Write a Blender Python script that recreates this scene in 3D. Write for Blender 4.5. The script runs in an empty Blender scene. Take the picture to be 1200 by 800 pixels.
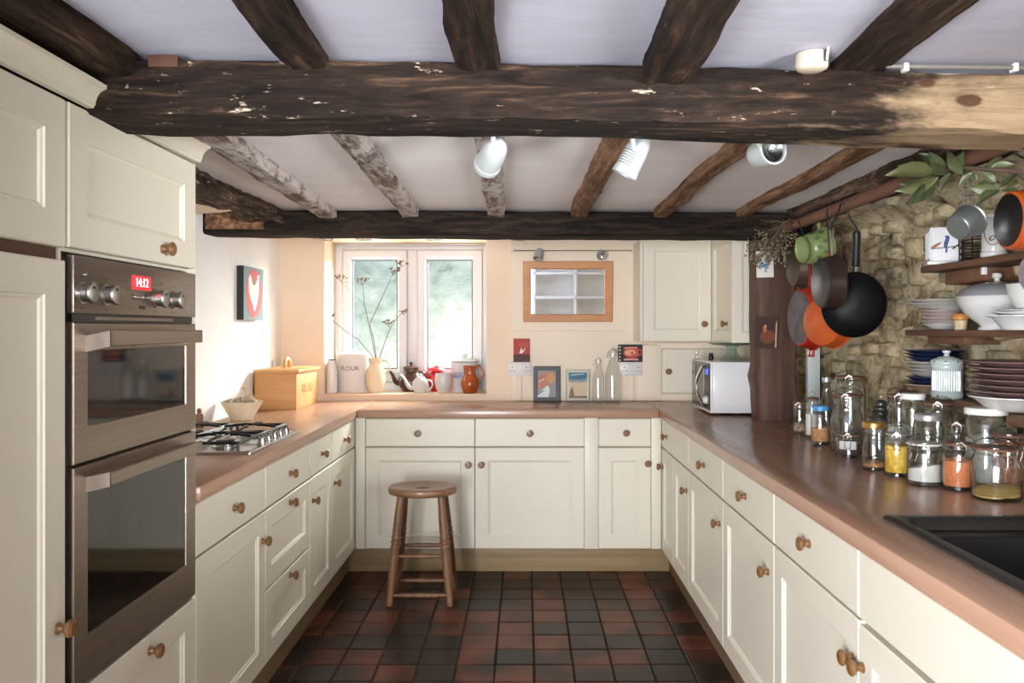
import bpy, bmesh, math, random
from mathutils import Vector, Matrix, noise as mnoise
R = math.radians; PI = math.pi
random.seed(11)
S = bpy.context.scene; C = S.collection

# ------------------------------------------------------------------ camera
H = 1.34                                   # eye height of the camera
cd = bpy.data.cameras.new('camera'); cam = bpy.data.objects.new('camera', cd); C.objects.link(cam)
cam.location = (0, 0, H); cam.rotation_euler = (PI/2, 0, 0)
cd.lens = 28.5; cd.sensor_width = 36; cd.shift_x = -15/1200; cd.shift_y = -16/1200
cd.clip_start = .05
S.camera = cam

# ------------------------------------------------------------------ world, lights, exposure
w = bpy.data.worlds.new('world'); S.world = w; w.use_nodes = True
bg = w.node_tree.nodes['Background']; bg.inputs[0].default_value = (.80, .90, 1.0, 1); bg.inputs[1].default_value = 1.0
def area(name, loc, target, sx, sy, power, col, spread=180):
    l = bpy.data.lights.new(name, 'AREA'); l.shape = 'RECTANGLE'; l.size = sx; l.size_y = sy
    l.energy = power; l.color = col; l.spread = R(spread)
    o = bpy.data.objects.new(name, l); C.objects.link(o); o.location = loc
    o.rotation_euler = (Vector(target)-Vector(loc)).to_track_quat('-Z', 'Y').to_euler()
    return o
area('daylight_window', (.55, 6.0, 2.35), (-1.15, 4.1, 1.2), 1.8, 1.2, 400, (1.0, .96, .92), 100)
area('daylight_garden_bounce', (-.75, 5.85, .45), (-.6, 4.0, 1.95), 2.0, .7, 55, (1.0, .96, .90), 130)
area('daylight_rear_opening', (-.75, -2.15, 1.0), (.3, 2.2, 2.1), 1.3, 1.3, 126, (.93, .95, 1.0))
area('fill_light_left', (-1.46, -1.1, 1.15), (1.5, 2.8, 1.8), 1.2, 1.2, 275, (.96, .97, 1.0))  # added fill lamp, no window modelled; brightens right fronts and stone wall
area('fill_light_right', (1.48, .25, 1.35), (-1.30, 4.0, 1.75), .9, .7, 17, (.97, .98, 1.0), 46)  # added fill lamp, no window here; lifts the left wall and rear ceiling
sun = bpy.data.lights.new('sun', 'SUN'); sun.energy = .5; sun.angle = R(3); sun.color = (1, .96, .9)
so = bpy.data.objects.new('sun', sun); C.objects.link(so); so.rotation_euler = (R(28), R(12), 0)
S.view_settings.view_transform = 'Standard'; S.view_settings.look = 'None'
S.view_settings.exposure = 0.04; S.view_settings.gamma = 1.0; S.view_settings.use_curve_mapping = False
S.cycles.use_denoising = True
S.cycles.max_bounces = 10; S.cycles.transparent_max_bounces = 48; S.cycles.diffuse_bounces = 5
S.cycles.glossy_bounces = 4; S.cycles.transmission_bounces = 8
S.cycles.sample_clamp_indirect = 6; S.cycles.caustics_reflective = False; S.cycles.caustics_refractive = False

# ------------------------------------------------------------------ mesh helpers
def sl(c): 
    c = c/255.0
    return c/12.92 if c <= .04045 else ((c+.055)/1.055)**2.4
def lin(rgb): return (sl(rgb[0]), sl(rgb[1]), sl(rgb[2]), 1)
def at(px, py, Y):                          # a point seen at px,py on the plane Y metres ahead
    return Vector(((px-615)*Y/950, Y, H-(py-384)*Y/950))

class MB:
    def __init__(s): s.v = []; s.f = []; s.mi = []; s.m = 0
    def add(s, vs, fs, M=None):
        b = len(s.v)
        for p in vs:
            p = Vector(p)
            s.v.append(M @ p if M is not None else p)
        for f in fs: s.f.append([b+i for i in f]); s.mi.append(s.m)
        return s
    def box(s, x0, x1, y0, y1, z0, z1, M=None):
        vs = [(x0,y0,z0),(x1,y0,z0),(x1,y1,z0),(x0,y1,z0),(x0,y0,z1),(x1,y0,z1),(x1,y1,z1),(x0,y1,z1)]
        return s.add(vs, [(0,3,2,1),(4,5,6,7),(0,1,5,4),(1,2,6,5),(2,3,7,6),(3,0,4,7)], M)
    def loft(s, rings, cap=True, closed=True, M=None, loop=False):
        n = len(rings[0]); vs = [p for r in rings for p in r]; fs = []
        k = len(rings)
        for i in range(k if loop else k-1):
            a = i*n; b = ((i+1) % k)*n
            for j in range(n if closed else n-1):
                j2 = (j+1) % n
                fs.append((a+j, a+j2, b+j2, b+j))
        if cap and not loop:
            fs.append(tuple(reversed(range(n)))); fs.append(tuple((k-1)*n+i for i in range(n)))
        return s.add(vs, fs, M)
    def lathe(s, prof, n=24, M=None, sx=1, sy=1, cap=True):
        rings = [[(r*math.cos(2*PI*i/n)*sx, r*math.sin(2*PI*i/n)*sy, z) for i in range(n)] for r, z in prof]
        return s.loft(rings, cap, True, M)
    def tube(s, pts, r, n=8, closed=False, M=None):
        pts = [Vector(p) for p in pts]; k = len(pts)
        rs = r if isinstance(r, (list, tuple)) else [r]*k
        rings = []; prev = None
        for i, p in enumerate(pts):
            if closed: t = pts[(i+1) % k]-pts[i-1]
            else: t = pts[min(i+1, k-1)]-pts[max(i-1, 0)]
            t.normalize()
            if prev is None:
                a = Vector((0,0,1)) if abs(t.z) < .9 else Vector((1,0,0))
                u = t.cross(a).normalized()
            else:
                u = (prev - t*prev.dot(t)).normalized()
            prev = u; q = t.cross(u)
            rings.append([p + (u*math.cos(2*PI*j/n)+q*math.sin(2*PI*j/n))*rs[i] for j in range(n)])
        return s.loft(rings, not closed, True, M, loop=closed)
    def prism(s, poly, z0, z1, M=None):
        return s.loft([[(x,y,z0) for x,y in poly], [(x,y,z1) for x,y in poly]], True, True, M)
    def ball(s, c, r, n=12, sx=1, sy=1, sz=1, M=None):
        k = max(5, n//2); prof = []
        rings = []
        for i in range(1, k):
            a = PI*i/k
            rings.append([(c[0]+r*sx*math.sin(a)*math.cos(2*PI*j/n), c[1]+r*sy*math.sin(a)*math.sin(2*PI*j/n), c[2]-r*sz*math.cos(a)) for j in range(n)])
        return s.loft(rings, True, True, M)
    def mesh(s, name, mats, smooth=35, bevel=0, seg=2):
        me = bpy.data.meshes.new(name)
        me.from_pydata([tuple(p) for p in s.v], [], s.f)
        for m in (mats if isinstance(mats, (list, tuple)) else [mats]): me.materials.append(m)
        if any(s.mi): me.polygons.foreach_set('material_index', s.mi)
        bm = bmesh.new(); bm.from_mesh(me)
        bmesh.ops.recalc_face_normals(bm, faces=bm.faces[:])
        if bevel:
            es = [e for e in bm.edges if len(e.link_faces) == 2 and e.calc_face_angle(0) > R(30)]
            bmesh.ops.bevel(bm, geom=es, offset=bevel, offset_type='OFFSET', segments=seg, profile=.5, affect='EDGES', clamp_overlap=True)
        bm.to_mesh(me); bm.free()
        if smooth:
            me.polygons.foreach_set('use_smooth', [True]*len(me.polygons))
            me.set_sharp_from_angle(angle=R(smooth))
        return me
    def build(s, name, mats, parent=None, smooth=35, bevel=0, seg=2, loc=None, rot=None):
        return link(name, s.mesh(name, mats, smooth, bevel, seg), parent, loc, rot)

def link(name, me, parent=None, loc=None, rot=None):
    o = bpy.data.objects.new(name, me); C.objects.link(o)
    if parent: o.parent = parent
    if loc is not None: o.location = loc
    if rot is not None: o.rotation_euler = rot
    return o
def tag(o, label, cat, group=None):
    o['label'] = label; o['category'] = cat
    if group: o['group'] = group
    return o
def thing(name, label, cat, loc=(0,0,0), rot=0, group=None):
    o = bpy.data.objects.new(name, None); C.objects.link(o); o.empty_display_size = .05
    o.location = loc; o.rotation_euler = rot if isinstance(rot, (tuple, list)) else (0,0,rot)
    return tag(o, label, cat, group)
def struct(o): o['kind'] = 'structure'; return o
def copy_tree(o, parent=None):
    c = o.copy(); C.objects.link(c)
    if parent: c.parent = parent
    for ch in [x for x in KIDS(o)]: copy_tree(ch, c)
    return c
def KIDS(o): return list(o.children)
def aim(d):                                 # matrix turning +z onto direction d
    return Vector(d).to_track_quat('Z', 'Y').to_matrix().to_4x4()
def T(x, y, z): return Matrix.Translation((x, y, z))
def text(name, body, size, mt, parent, M, depth=.0006, align='CENTER', shear=0):
    cu = bpy.data.curves.new(name, 'FONT'); cu.body = body; cu.size = size; cu.extrude = depth; cu.shear = shear
    cu.align_x = align; cu.align_y = 'CENTER'; cu.resolution_u = 3
    tmp = bpy.data.objects.new(name, cu); C.objects.link(tmp)
    bpy.context.view_layer.update()
    me = bpy.data.meshes.new_from_object(tmp.evaluated_get(bpy.context.evaluated_depsgraph_get()))
    bpy.data.objects.remove(tmp); bpy.data.curves.remove(cu)
    me.transform(M); me.materials.clear(); me.materials.append(mt)
    return link(name, me, parent)

# ------------------------------------------------------------------ materials
def nt(name):
    m = bpy.data.materials.new(name); m.use_nodes = True
    t = m.node_tree; return m, t, t.nodes['Principled BSDF']
def N(t, typ, **kw):
    n = t.nodes.new(typ)
    for k, v in kw.items(): setattr(n, k, v)
    return n
def ramp(t, stops, fac):
    r = N(t, 'ShaderNodeValToRGB'); e = r.color_ramp.elements
    while len(e) < len(stops): e.new(.5)
    for i, (p, c) in enumerate(stops): e[i].position = p; e[i].color = c if len(c) == 4 else lin(c)
    t.links.new(fac, r.inputs[0]); return r.outputs[0]
def coords(t, scale, kind='Object'):
    tc = N(t, 'ShaderNodeTexCoord'); mp = N(t, 'ShaderNodeMapping'); mp.inputs['Scale'].default_value = scale
    t.links.new(tc.outputs[kind], mp.inputs[0]); return mp.outputs[0]
def noise(t, vec, scale, detail=3, rough=.55, dist=0):
    n = N(t, 'ShaderNodeTexNoise'); n.inputs['Scale'].default_value = scale; n.inputs['Detail'].default_value = detail
    n.inputs['Roughness'].default_value = rough; n.inputs['Distortion'].default_value = dist
    t.links.new(vec, n.inputs['Vector']); return n.outputs['Fac']
def bump(t, b, h, strength, dist=.01):
    n = N(t, 'ShaderNodeBump'); n.inputs['Strength'].default_value = strength; n.inputs['Distance'].default_value = dist
    t.links.new(h, n.inputs['Height']); t.links.new(n.outputs[0], b.inputs['Normal'])
def mix(t, fac, a, b):
    n = N(t, 'ShaderNodeMix', data_type='RGBA')
    if isinstance(fac, float): n.inputs[0].default_value = fac
    else: t.links.new(fac, n.inputs[0])
    for s, x in ((6, a), (7, b)):
        if isinstance(x, tuple): n.inputs[s].default_value = x if len(x) == 4 else lin(x)
        else: t.links.new(x, n.inputs[s])
    return n.outputs[2]
def pbr(name, rgb, rough=.5, metal=0, rgb2=None, sc=6, stretch=(1,1,1), bmp=0, bsc=40, coat=0, spec=None, emit=None, kind='Object'):
    m, t, b = nt(name)
    b.inputs['Base Color'].default_value = lin(rgb); b.inputs['Roughness'].default_value = rough; b.inputs['Metallic'].default_value = metal
    if coat: b.inputs['Coat Weight'].default_value = coat; b.inputs['Coat Roughness'].default_value = .08
    if spec is not None: b.inputs['Specular IOR Level'].default_value = spec
    if rgb2:
        v = coords(t, stretch, kind); f = noise(t, v, sc, 4)
        t.links.new(ramp(t, [(.35, rgb), (.65, rgb2)], f), b.inputs['Base Color'])
    if bmp:
        v = coords(t, stretch, kind); bump(t, b, noise(t, v, bsc, 4), bmp, .004)
    if emit: b.inputs['Emission Color'].default_value = lin(emit[0]); b.inputs['Emission Strength'].default_value = emit[1]
    return m
def wood(name, stops, axis, fine=9, rough=.55, bmp=.25, patch=None, flake=None, coat=0):
    """grain running along axis (0,1,2)"""
    m, t, b = nt(name)
    s = [fine]*3; s[axis] = fine*.07
    v = coords(t, tuple(s)); f = noise(t, v, 1.6, 6, .65, .6)
    col = ramp(t, stops, f)
    if patch:
        s2 = [3.2]*3; s2[axis] = 1.1
        f2 = noise(t, coords(t, tuple(s2)), 1.5, 4, .6)
        fr = ramp(t, [(patch[1], (0,0,0,1)), (patch[2], (1,1,1,1))], f2)
        col = mix(t, fr, col, patch[0])
    if flake:
        s3 = [16]*3; s3[axis] = 5
        f3 = noise(t, coords(t, tuple(s3)), 3, 5, .7)
        fr = ramp(t, [(flake[1], (0,0,0,1)), (flake[1]+.05, (1,1,1,1))], f3)
        col = mix(t, fr, col, flake[0])
    t.links.new(col, b.inputs['Base Color'])
    b.inputs['Roughness'].default_value = rough
    if coat: b.inputs['Coat Weight'].default_value = coat; b.inputs['Coat Roughness'].default_value = .15
    if bmp: bump(t, b, f, bmp, .006)
    return m
def glass(name, tint=(.965,.98,.975), rough=.03, edge=.7, refl=.06):
    """thin clear glass: see-through with Fresnel reflections, darker at grazing edges"""
    m = bpy.data.materials.new(name); m.use_nodes = True; t = m.node_tree; t.nodes.clear()
    out = N(t, 'ShaderNodeOutputMaterial'); tr = N(t, 'ShaderNodeBsdfTransparent'); gl = N(t, 'ShaderNodeBsdfGlossy')
    gl.inputs['Roughness'].default_value = rough
    lw = N(t, 'ShaderNodeLayerWeight'); lw.inputs['Blend'].default_value = .5
    c = ramp(t, [(0, (*tint,1)), (.6, (*tint,1)), (.82, (tint[0]*(edge+.15), tint[1]*(edge+.15), tint[2]*(edge+.15), 1)), (1, (tint[0]*edge, tint[1]*edge, tint[2]*edge, 1))], lw.outputs['Facing'])
    t.links.new(c, tr.inputs[0])
    pw = N(t, 'ShaderNodeMath', operation='POWER'); t.links.new(lw.outputs['Facing'], pw.inputs[0]); pw.inputs[1].default_value = 3.5
    fr = N(t, 'ShaderNodeMath', operation='MULTIPLY_ADD'); t.links.new(pw.outputs[0], fr.inputs[0]); fr.inputs[1].default_value = .6; fr.inputs[2].default_value = refl
    mx = N(t, 'ShaderNodeMixShader')
    t.links.new(fr.outputs[0], mx.inputs[0]); t.links.new(tr.outputs[0], mx.inputs[1]); t.links.new(gl.outputs[0], mx.inputs[2])
    t.links.new(mx.outputs[0], out.inputs[0])
    return m

M_cream = pbr('cream_paint', (226,220,203), .42, bmp=.03, bsc=60)
M_carcass = pbr('cabinet_carcass', (150,138,118), .6)
M_wallw = pbr('white_plaster', (244,242,239), .8, rgb2=(238,235,230), sc=3, bmp=.25, bsc=5)
M_wallc = pbr('cream_plaster', (240,222,200), .8, rgb2=(236,215,190), sc=3, bmp=.2, bsc=6)
M_panelc = pbr('cream_wall_board', (236,222,202), .6, bmp=.05, bsc=8)
M_ceil = pbr('ceiling_plaster', (190,190,204), .85, rgb2=(183,183,197), sc=2.5, bmp=.6, bsc=5, stretch=(1,2.2,1))  # front bay: cooler, dimmer light put into the plaster colour
M_ceil2 = pbr('ceiling_plaster_brightened', (246,242,242), .85, rgb2=(240,235,235), sc=2.5, bmp=.35, bsc=4, stretch=(1,2.2,1))  # rear bay: plaster lightened to stand in for light missing there
M_white = pbr('white_upvc', (224,225,229), .35)
M_knob = wood('knob_wood', [(.3,(98,66,34)),(.7,(140,98,56))], 1, 30, .35, 0, coat=.3)
M_oak = wood('oak_plinth', [(.3,(124,101,70)),(.7,(158,134,98))], 0, 10, .6, .1)
M_oaky = wood('oak_plinth_side', [(.3,(112,92,64)),(.7,(146,122,90))], 1, 10, .6, .1)
DK = [(.25,(38,25,18)),(.5,(72,50,36)),(.75,(108,80,58))]
def beam_mat(name, axis, tones, pale=None, flake=.66, flakec=(188,172,150), pale_edge=None, wash=None):
    """hewn oak: fine grain, smoky blotches, chipped pale flecks, and (pale_edge) a bleached knotty end"""
    m, t, b = nt(name)
    s = [40]*3; s[axis] = 4; f = noise(t, coords(t, tuple(s)), 1.0, 8, .72, .8)
    s1 = [8]*3; s1[axis] = 2.2; f1 = noise(t, coords(t, tuple(s1)), 1.0, 6, .7, .5)
    mm = N(t, 'ShaderNodeMath', operation='MULTIPLY_ADD'); t.links.new(f, mm.inputs[0]); mm.inputs[1].default_value = .62
    m2 = N(t, 'ShaderNodeMath', operation='MULTIPLY'); t.links.new(f1, m2.inputs[0]); m2.inputs[1].default_value = .38; t.links.new(m2.outputs[0], mm.inputs[2])
    hf = mm
    c = ramp(t, tones, hf.outputs[0])
    if wash:
        s4 = [7]*3; s4[axis] = 2.6; f4 = noise(t, coords(t, tuple(s4)), 1.0, 6, .75, .6)
        c = mix(t, ramp(t, [(wash[1],(0,0,0,1)),(wash[1]+.10,(.8,.8,.8,1))], f4), c, wash[0])
        s5 = [30]*3; s5[axis] = 10; f5 = noise(t, coords(t, tuple(s5)), 1.0, 5, .75)
        c = mix(t, ramp(t, [(.50,(0,0,0,1)),(.62,(.7,.7,.7,1))], f5), c, (70,54,44))
    if pale:
        tc = N(t, 'ShaderNodeTexCoord'); sx = N(t, 'ShaderNodeSeparateXYZ'); t.links.new(tc.outputs['Object'], sx.inputs[0])
        g = N(t, 'ShaderNodeMath', operation='MULTIPLY_ADD'); t.links.new(sx.outputs[axis], g.inputs[0]); g.inputs[1].default_value = .9; g.inputs[2].default_value = pale_edge
        n2 = noise(t, coords(t, (2.2, 6, 6)), 1.0, 5, .65, .3)
        a = N(t, 'ShaderNodeMath', operation='MULTIPLY_ADD'); t.links.new(n2, a.inputs[0]); a.inputs[1].default_value = 1.6; t.links.new(g.outputs[0], a.inputs[2])
        pc = ramp(t, [(.3,(150,122,92)),(.7,(196,172,138))], f)
        c = mix(t, ramp(t, [(.72,(0,0,0,1)),(1.0,(.85,.85,.85,1))], a.outputs[0]), c, pc)
        for (kx, kz, rx, rz) in pale:         # knots
            vs = N(t, 'ShaderNodeVectorMath', operation='SUBTRACT'); t.links.new(tc.outputs['Object'], vs.inputs[0]); vs.inputs[1].default_value = (kx, 1.72, kz)
            vm = N(t, 'ShaderNodeVectorMath', operation='MULTIPLY'); t.links.new(vs.outputs[0], vm.inputs[0]); vm.inputs[1].default_value = (1/rx, 6, 1/rz)
            vl = N(t, 'ShaderNodeVectorMath', operation='LENGTH'); t.links.new(vm.outputs[0], vl.inputs[0])
            va = N(t, 'ShaderNodeMath', operation='MULTIPLY_ADD'); t.links.new(f1, va.inputs[0]); va.inputs[1].default_value = .7; t.links.new(vl.outputs['Value'], va.inputs[2])
            c = mix(t, ramp(t, [(.95,(.9,.9,.9,1)),(1.0,(0,0,0,1))], va.outputs[0]) if False else ramp(t, [(.80,(.9,.9,.9,1)),(.98,(0,0,0,1))], va.outputs[0]), c, (74,48,32))
    s3 = [26]*3; s3[axis] = 9; f3 = noise(t, coords(t, tuple(s3)), 1.6, 6, .72)
    c = mix(t, ramp(t, [(flake,(0,0,0,1)),(flake+.05,(.8,.8,.8,1))], f3), c, flakec)
    t.links.new(c, b.inputs['Base Color']); b.inputs['Roughness'].default_value = .85; b.inputs['Specular IOR Level'].default_value = .2
    bump(t, b, hf.outputs[0], 1.0, .012); return m
M_beam = beam_mat('old_oak_beam', 0, [(.38,(9,6,4)),(.46,(24,16,12)),(.54,(43,31,23)),(.64,(94,72,54))], ((.851,1.858,.036,.018),(.9415,1.8216,.052,.024)), .63, pale_edge=-.70)
M_beamd = beam_mat('dark_oak_beam', 0, [(.38,(12,10,9)),(.48,(30,24,20)),(.62,(64,50,40))], flake=.72, flakec=(110,98,86))
M_joistf = beam_mat('dark_oak_joist', 1, [(.38,(14,9,7)),(.48,(40,28,20)),(.56,(66,49,37)),(.66,(112,88,68))], flake=.68)
M_joistb = beam_mat('worn_oak_joist', 1, [(.38,(50,37,30)),(.48,(104,82,68)),(.62,(168,146,130))], flake=.64, flakec=(214,206,202), wash=((212,203,199),.41))
M_joistr = beam_mat('brown_oak_joist', 1, [(.38,(58,38,27)),(.48,(112,80,58)),(.62,(172,138,110))], flake=.68)
M_plate = beam_mat('rough_oak_plate', 1, [(.40,(18,13,11)),(.50,(66,50,40)),(.62,(138,112,94))], flake=.62)
M_post = wood('oak_post', [(.25,(46,30,22)),(.5,(78,52,38)),(.8,(110,78,58))], 2, 12, .65, .5)
M_pole = wood('rail_pole_wood', [(.3,(88,58,42)),(.7,(122,86,64))], 1, 12, .7, .2)
M_shelf = wood('shelf_wood', [(.3,(78,52,36)),(.7,(120,84,60))], 1, 12, .55, .3)
M_pine = wood('bread_bin_wood', [(.3,(190,138,84)),(.7,(210,162,108))], 0, 8, .5, .05)
M_stool = wood('stool_wood', [(.3,(98,66,42)),(.7,(142,104,74))], 2, 12, .45, .15)
M_stoolseat = wood('stool_seat_wood', [(.3,(112,78,54)),(.7,(160,122,92))], 0, 12, .35, .12, coat=.2)
def worktop_mat(name, axis):
    m, t, b = nt(name)
    s = [22]*3; s[axis] = 1.6
    v = coords(t, tuple(s)); f = noise(t, v, 1.0, 4, .6)
    vo = N(t, 'ShaderNodeTexVoronoi'); vo.inputs['Scale'].default_value = 1.0
    s2 = [24]*3; s2[axis] = 2.2; t.links.new(coords(t, tuple(s2)), vo.inputs['Vector'])
    sep = N(t, 'ShaderNodeSeparateColor'); t.links.new(vo.outputs['Color'], sep.inputs[0])
    c = mix(t, sep.outputs[0], (164,128,106), (178,141,118)); c2 = ramp(t, [(.3,(156,120,98)),(.7,(184,147,124))], f)
    t.links.new(mix(t, .5, c, c2), b.inputs['Base Color'])
    b.inputs['Roughness'].default_value = .24; b.inputs['Specular IOR Level'].default_value = .6
    return m
M_wtx = worktop_mat('beech_worktop_across', 0); M_wty = worktop_mat('beech_worktop_along', 1)
M_steel = pbr('brown_brushed_steel', (172,160,148), .36, 1, rgb2=(162,150,139), sc=2, stretch=(1,1,60))
M_chrome = pbr('steel', (205,205,205), .22, 1)
M_knobsteel = pbr('knob_steel', (190,188,184), .3, 1)
M_black = pbr('black_enamel', (14,14,15), .3)
M_iron = pbr('cast_iron', (26,26,28), .45, .3)
M_ovenglass = pbr('oven_glass', (10,9,9), .05, 0, spec=.7)
M_glass = glass('clear_glass', edge=.28, refl=.085); M_pane = glass('window_glass', (.95,.98,.97), .0, .9, .004)
M_gglass = glass('green_glass', (.80,.93,.88), .03, .6)
# ================================================================== THE SETTING
XL, XR, YB = -1.49, 1.55, 4.95            # left wall, stone wall, back wall
FL, FR, FB = -.925, .745, 4.42            # door planes of the three runs
ZW0, ZW1 = .851, .895                     # worktop

# floor with quarry tiles
def tile_mat():
    m, t, b = nt('quarry_tile')
    oi = N(t, 'ShaderNodeObjectInfo'); geo = N(t, 'ShaderNodeNewGeometry')
    f = noise(t, geo.outputs['Position'], 6, 1, .4)
    a = N(t, 'ShaderNodeMath', operation='MULTIPLY_ADD'); t.links.new(f, a.inputs[0]); a.inputs[1].default_value = 1.35
    mu = N(t, 'ShaderNodeMath', operation='MULTIPLY_ADD'); t.links.new(oi.outputs['Random'], mu.inputs[0]); mu.inputs[1].default_value = .8; mu.inputs[2].default_value = -.58
    t.links.new(mu.outputs[0], a.inputs[2])
    c = ramp(t, [(.12,(40,32,28)),(.40,(48,36,30)),(.55,(64,41,32)),(.72,(88,48,34)),(.95,(108,62,44))], a.outputs[0])
    g = noise(t, geo.outputs['Position'], 70, 4, .6)
    c = mix(t, ramp(t, [(.5,(0,0,0,1)),(.8,(.25,.25,.25,1))], g), c, (40,34,32))
    t.links.new(c, b.inputs['Base Color'])
    b.inputs['Roughness'].default_value = .33; b.inputs['Specular IOR Level'].default_value = .2; bump(t, b, noise(t, geo.outputs['Position'], 18, 3), .14, .003)
    return m
M_tile = tile_mat(); M_grout = pbr('dark_grout', (36,31,29), .9)
floor = struct(MB().box(-2.0, 2.0, -2.2, 5.3, -.06, -.006).build('floor', M_grout, smooth=0))
tmes = []
for k in range(4):
    mb = MB(); hw = .0745
    mb.loft([[(-hw,-hw,-.012),(hw,-hw,-.012),(hw,hw,-.012),(-hw,hw,-.012)],
             [(-hw,-hw,-.003),(hw,-hw,-.003),(hw,hw,-.003),(-hw,hw,-.003)],
             [(-hw+.003,-hw+.003,0),(hw-.003,-hw+.003,0),(hw-.003,hw-.003,0),(-hw+.003,hw-.003,0)]])
    tmes.append(mb.mesh('tile', M_tile, 40))
n_t = 0
for j in range(24):
    for i in range(12):
        x = -.118-.155*6+.0775+.155*i; y = 4.47-.0775-.155*j
        o = link('tile', tmes[(i*7+j*3) % 4], floor, (x+random.uniform(-.001,.001), y+random.uniform(-.001,.001), random.uniform(-.0012,.0006)),
                 (random.uniform(-.003,.003), random.uniform(-.003,.003), random.uniform(-.006,.006)))
# rear part of the floor, behind the photographer: plain quarry bed
# walls
wl = MB().box(XL-.25, XL, -2.2, 5.6, -.06, 2.05)
struct(wl.build('wall_left', M_wallw, smooth=0))
OX0, OX1, OZ0, OZ1 = -1.224, -.234, .935, 1.885
wb = MB()
wb.box(XL, OX0, YB, 5.34, 0, 2.05); wb.box(OX1, XR+.25, YB, 5.34, 0, 2.05)
wb.box(OX0, OX1, YB, 5.34, 0, OZ0); wb.box(OX0, OX1, YB, 5.34, OZ1, 2.05)
struct(wb.build('wall_back', M_wallc, smooth=0))
wr = MB(); wr.box(XL-.25, -1.42, -2.4, -2.2, 0, 2.05); wr.box(-.08, 1.8, -2.4, -2.2, 0, 2.05); wr.box(-1.42, -.08, -2.4, -2.2, 1.96, 2.05); wr.box(-1.42, -.08, -2.4, -2.2, 0, .3)
struct(wr.build('wall_rear', M_wallw, smooth=0))
# ceiling: gently uneven plaster, sloping a little to the right
def ceil_z(x, y):
    z = (1.912-.010*x) if y < 1.8 else 1.888
    return z
cb = MB()
def ceil_grid(x0, x1, y0, y1, nx, ny, zf):
    vs = []; fs = []
    for j in range(ny+1):
        for i in range(nx+1):
            x = x0+(x1-x0)*i/nx; y = y0+(y1-y0)*j/ny
            vs.append((x, y, zf(x, y)+.006*mnoise.noise(Vector((x*2.2, y*2.2, 3)))))
    for j in range(ny):
        for i in range(nx):
            a = j*(nx+1)+i; fs.append((a, a+nx+1, a+nx+2, a+1))
    b = len(vs)
    vs += [(x0,y0,2.08),(x1,y0,2.08),(x1,y1,2.08),(x0,y1,2.08)]; fs.append((b,b+1,b+2,b+3))
    for p, q in (((0,0),(1,0)),((1,0),(1,1)),((1,1),(0,1)),((0,1),(0,0))):
        ia = p[1]*ny*(nx+1)+p[0]*nx; ib = q[1]*ny*(nx+1)+q[0]*nx
        na = {(0,0):b,(1,0):b+1,(1,1):b+2,(0,1):b+3}
        fs.append((ia, ib, na[q], na[p]))
    cb.add(vs, fs)
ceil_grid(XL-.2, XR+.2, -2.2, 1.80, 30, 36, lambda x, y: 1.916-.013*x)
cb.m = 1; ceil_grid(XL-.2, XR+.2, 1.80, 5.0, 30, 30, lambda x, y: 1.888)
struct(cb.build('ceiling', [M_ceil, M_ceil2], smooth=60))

# window in the thick back wall
win = thing('window_1', 'white double casement window in the deep recess of the back wall', 'window'); win['kind'] = 'structure'
del win['category']; del win['label']
fr = MB(); Y0, Y1 = 5.225, 5.30
fr.box(OX0, -1.176, Y0, Y1, OZ0, 1.872); fr.box(-.272, OX1, Y0, Y1, OZ0, 1.872)
fr.box(-1.176, -.272, Y0, Y1, 1.842, 1.872); fr.box(-1.176, -.272, Y0, Y1, OZ0, .99); fr.box(-.757, -.693, Y0, Y1, .99, 1.842)
fr.box(OX0, OX1, Y0+.01, Y1, 1.872, OZ1)
fr.build('window_frame', M_white, win, bevel=.004)
for (a, b_) in ((-1.174, -.759), (-.691, -.274)):
    s = MB(); w_ = .062; z0, z1 = .992, 1.840; y0, y1 = 5.214, 5.27
    def rr(i, y): return [(a+i,y,z0+i*1.35),(b_-i,y,z0+i*1.35),(b_-i,y,z1-i),(a+i,y,z1-i)]
    s.loft([rr(0,y1), rr(0,y0+.006), rr(.006,y0), rr(w_-.014,y0), rr(w_-.010,y0+.008), rr(w_,y0+.014), rr(w_,y1)], cap=False, loop=True)
    so_ = s.build('sash', M_white, win)
    g = MB().box(a+w_-.004, b_-w_+.004, y0+.026, y0+.030, z0+w_*1.3, z1-w_+.004); g.build('pane', M_pane, so_, smooth=0)
    gk = MB(); gx0, gx1, gz0, gz1 = a+w_, b_-w_, z0+w_*1.35, z1-w_
    for (p, q, r_, t_) in ((gx0, gx0+.006, gz0, gz1), (gx1-.006, gx1, gz0, gz1), (gx0, gx1, gz1-.006, gz1), (gx0, gx1, gz0, gz0+.006)): gk.box(p, q, y0+.016, y0+.026, r_, t_)
    gk.build('gasket', pbr('grey_gasket', (96,104,112), .6), so_, smooth=0)
ms = MB().box(OX0-.0, OX1, YB-.012, 5.23, .926, .938); ms.build('window_sill', M_wallc, win, bevel=.004)
rl = MB(); rl.tube([(OX0+.03,5.20,1.876),(OX1-.012,5.20,1.876)], .005, 8); rl.tube([(-1.075,5.20,1.876),(-1.075,5.19,1.845)], .003, 6)
rl.build('curtain_rail', M_white, win)

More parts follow.
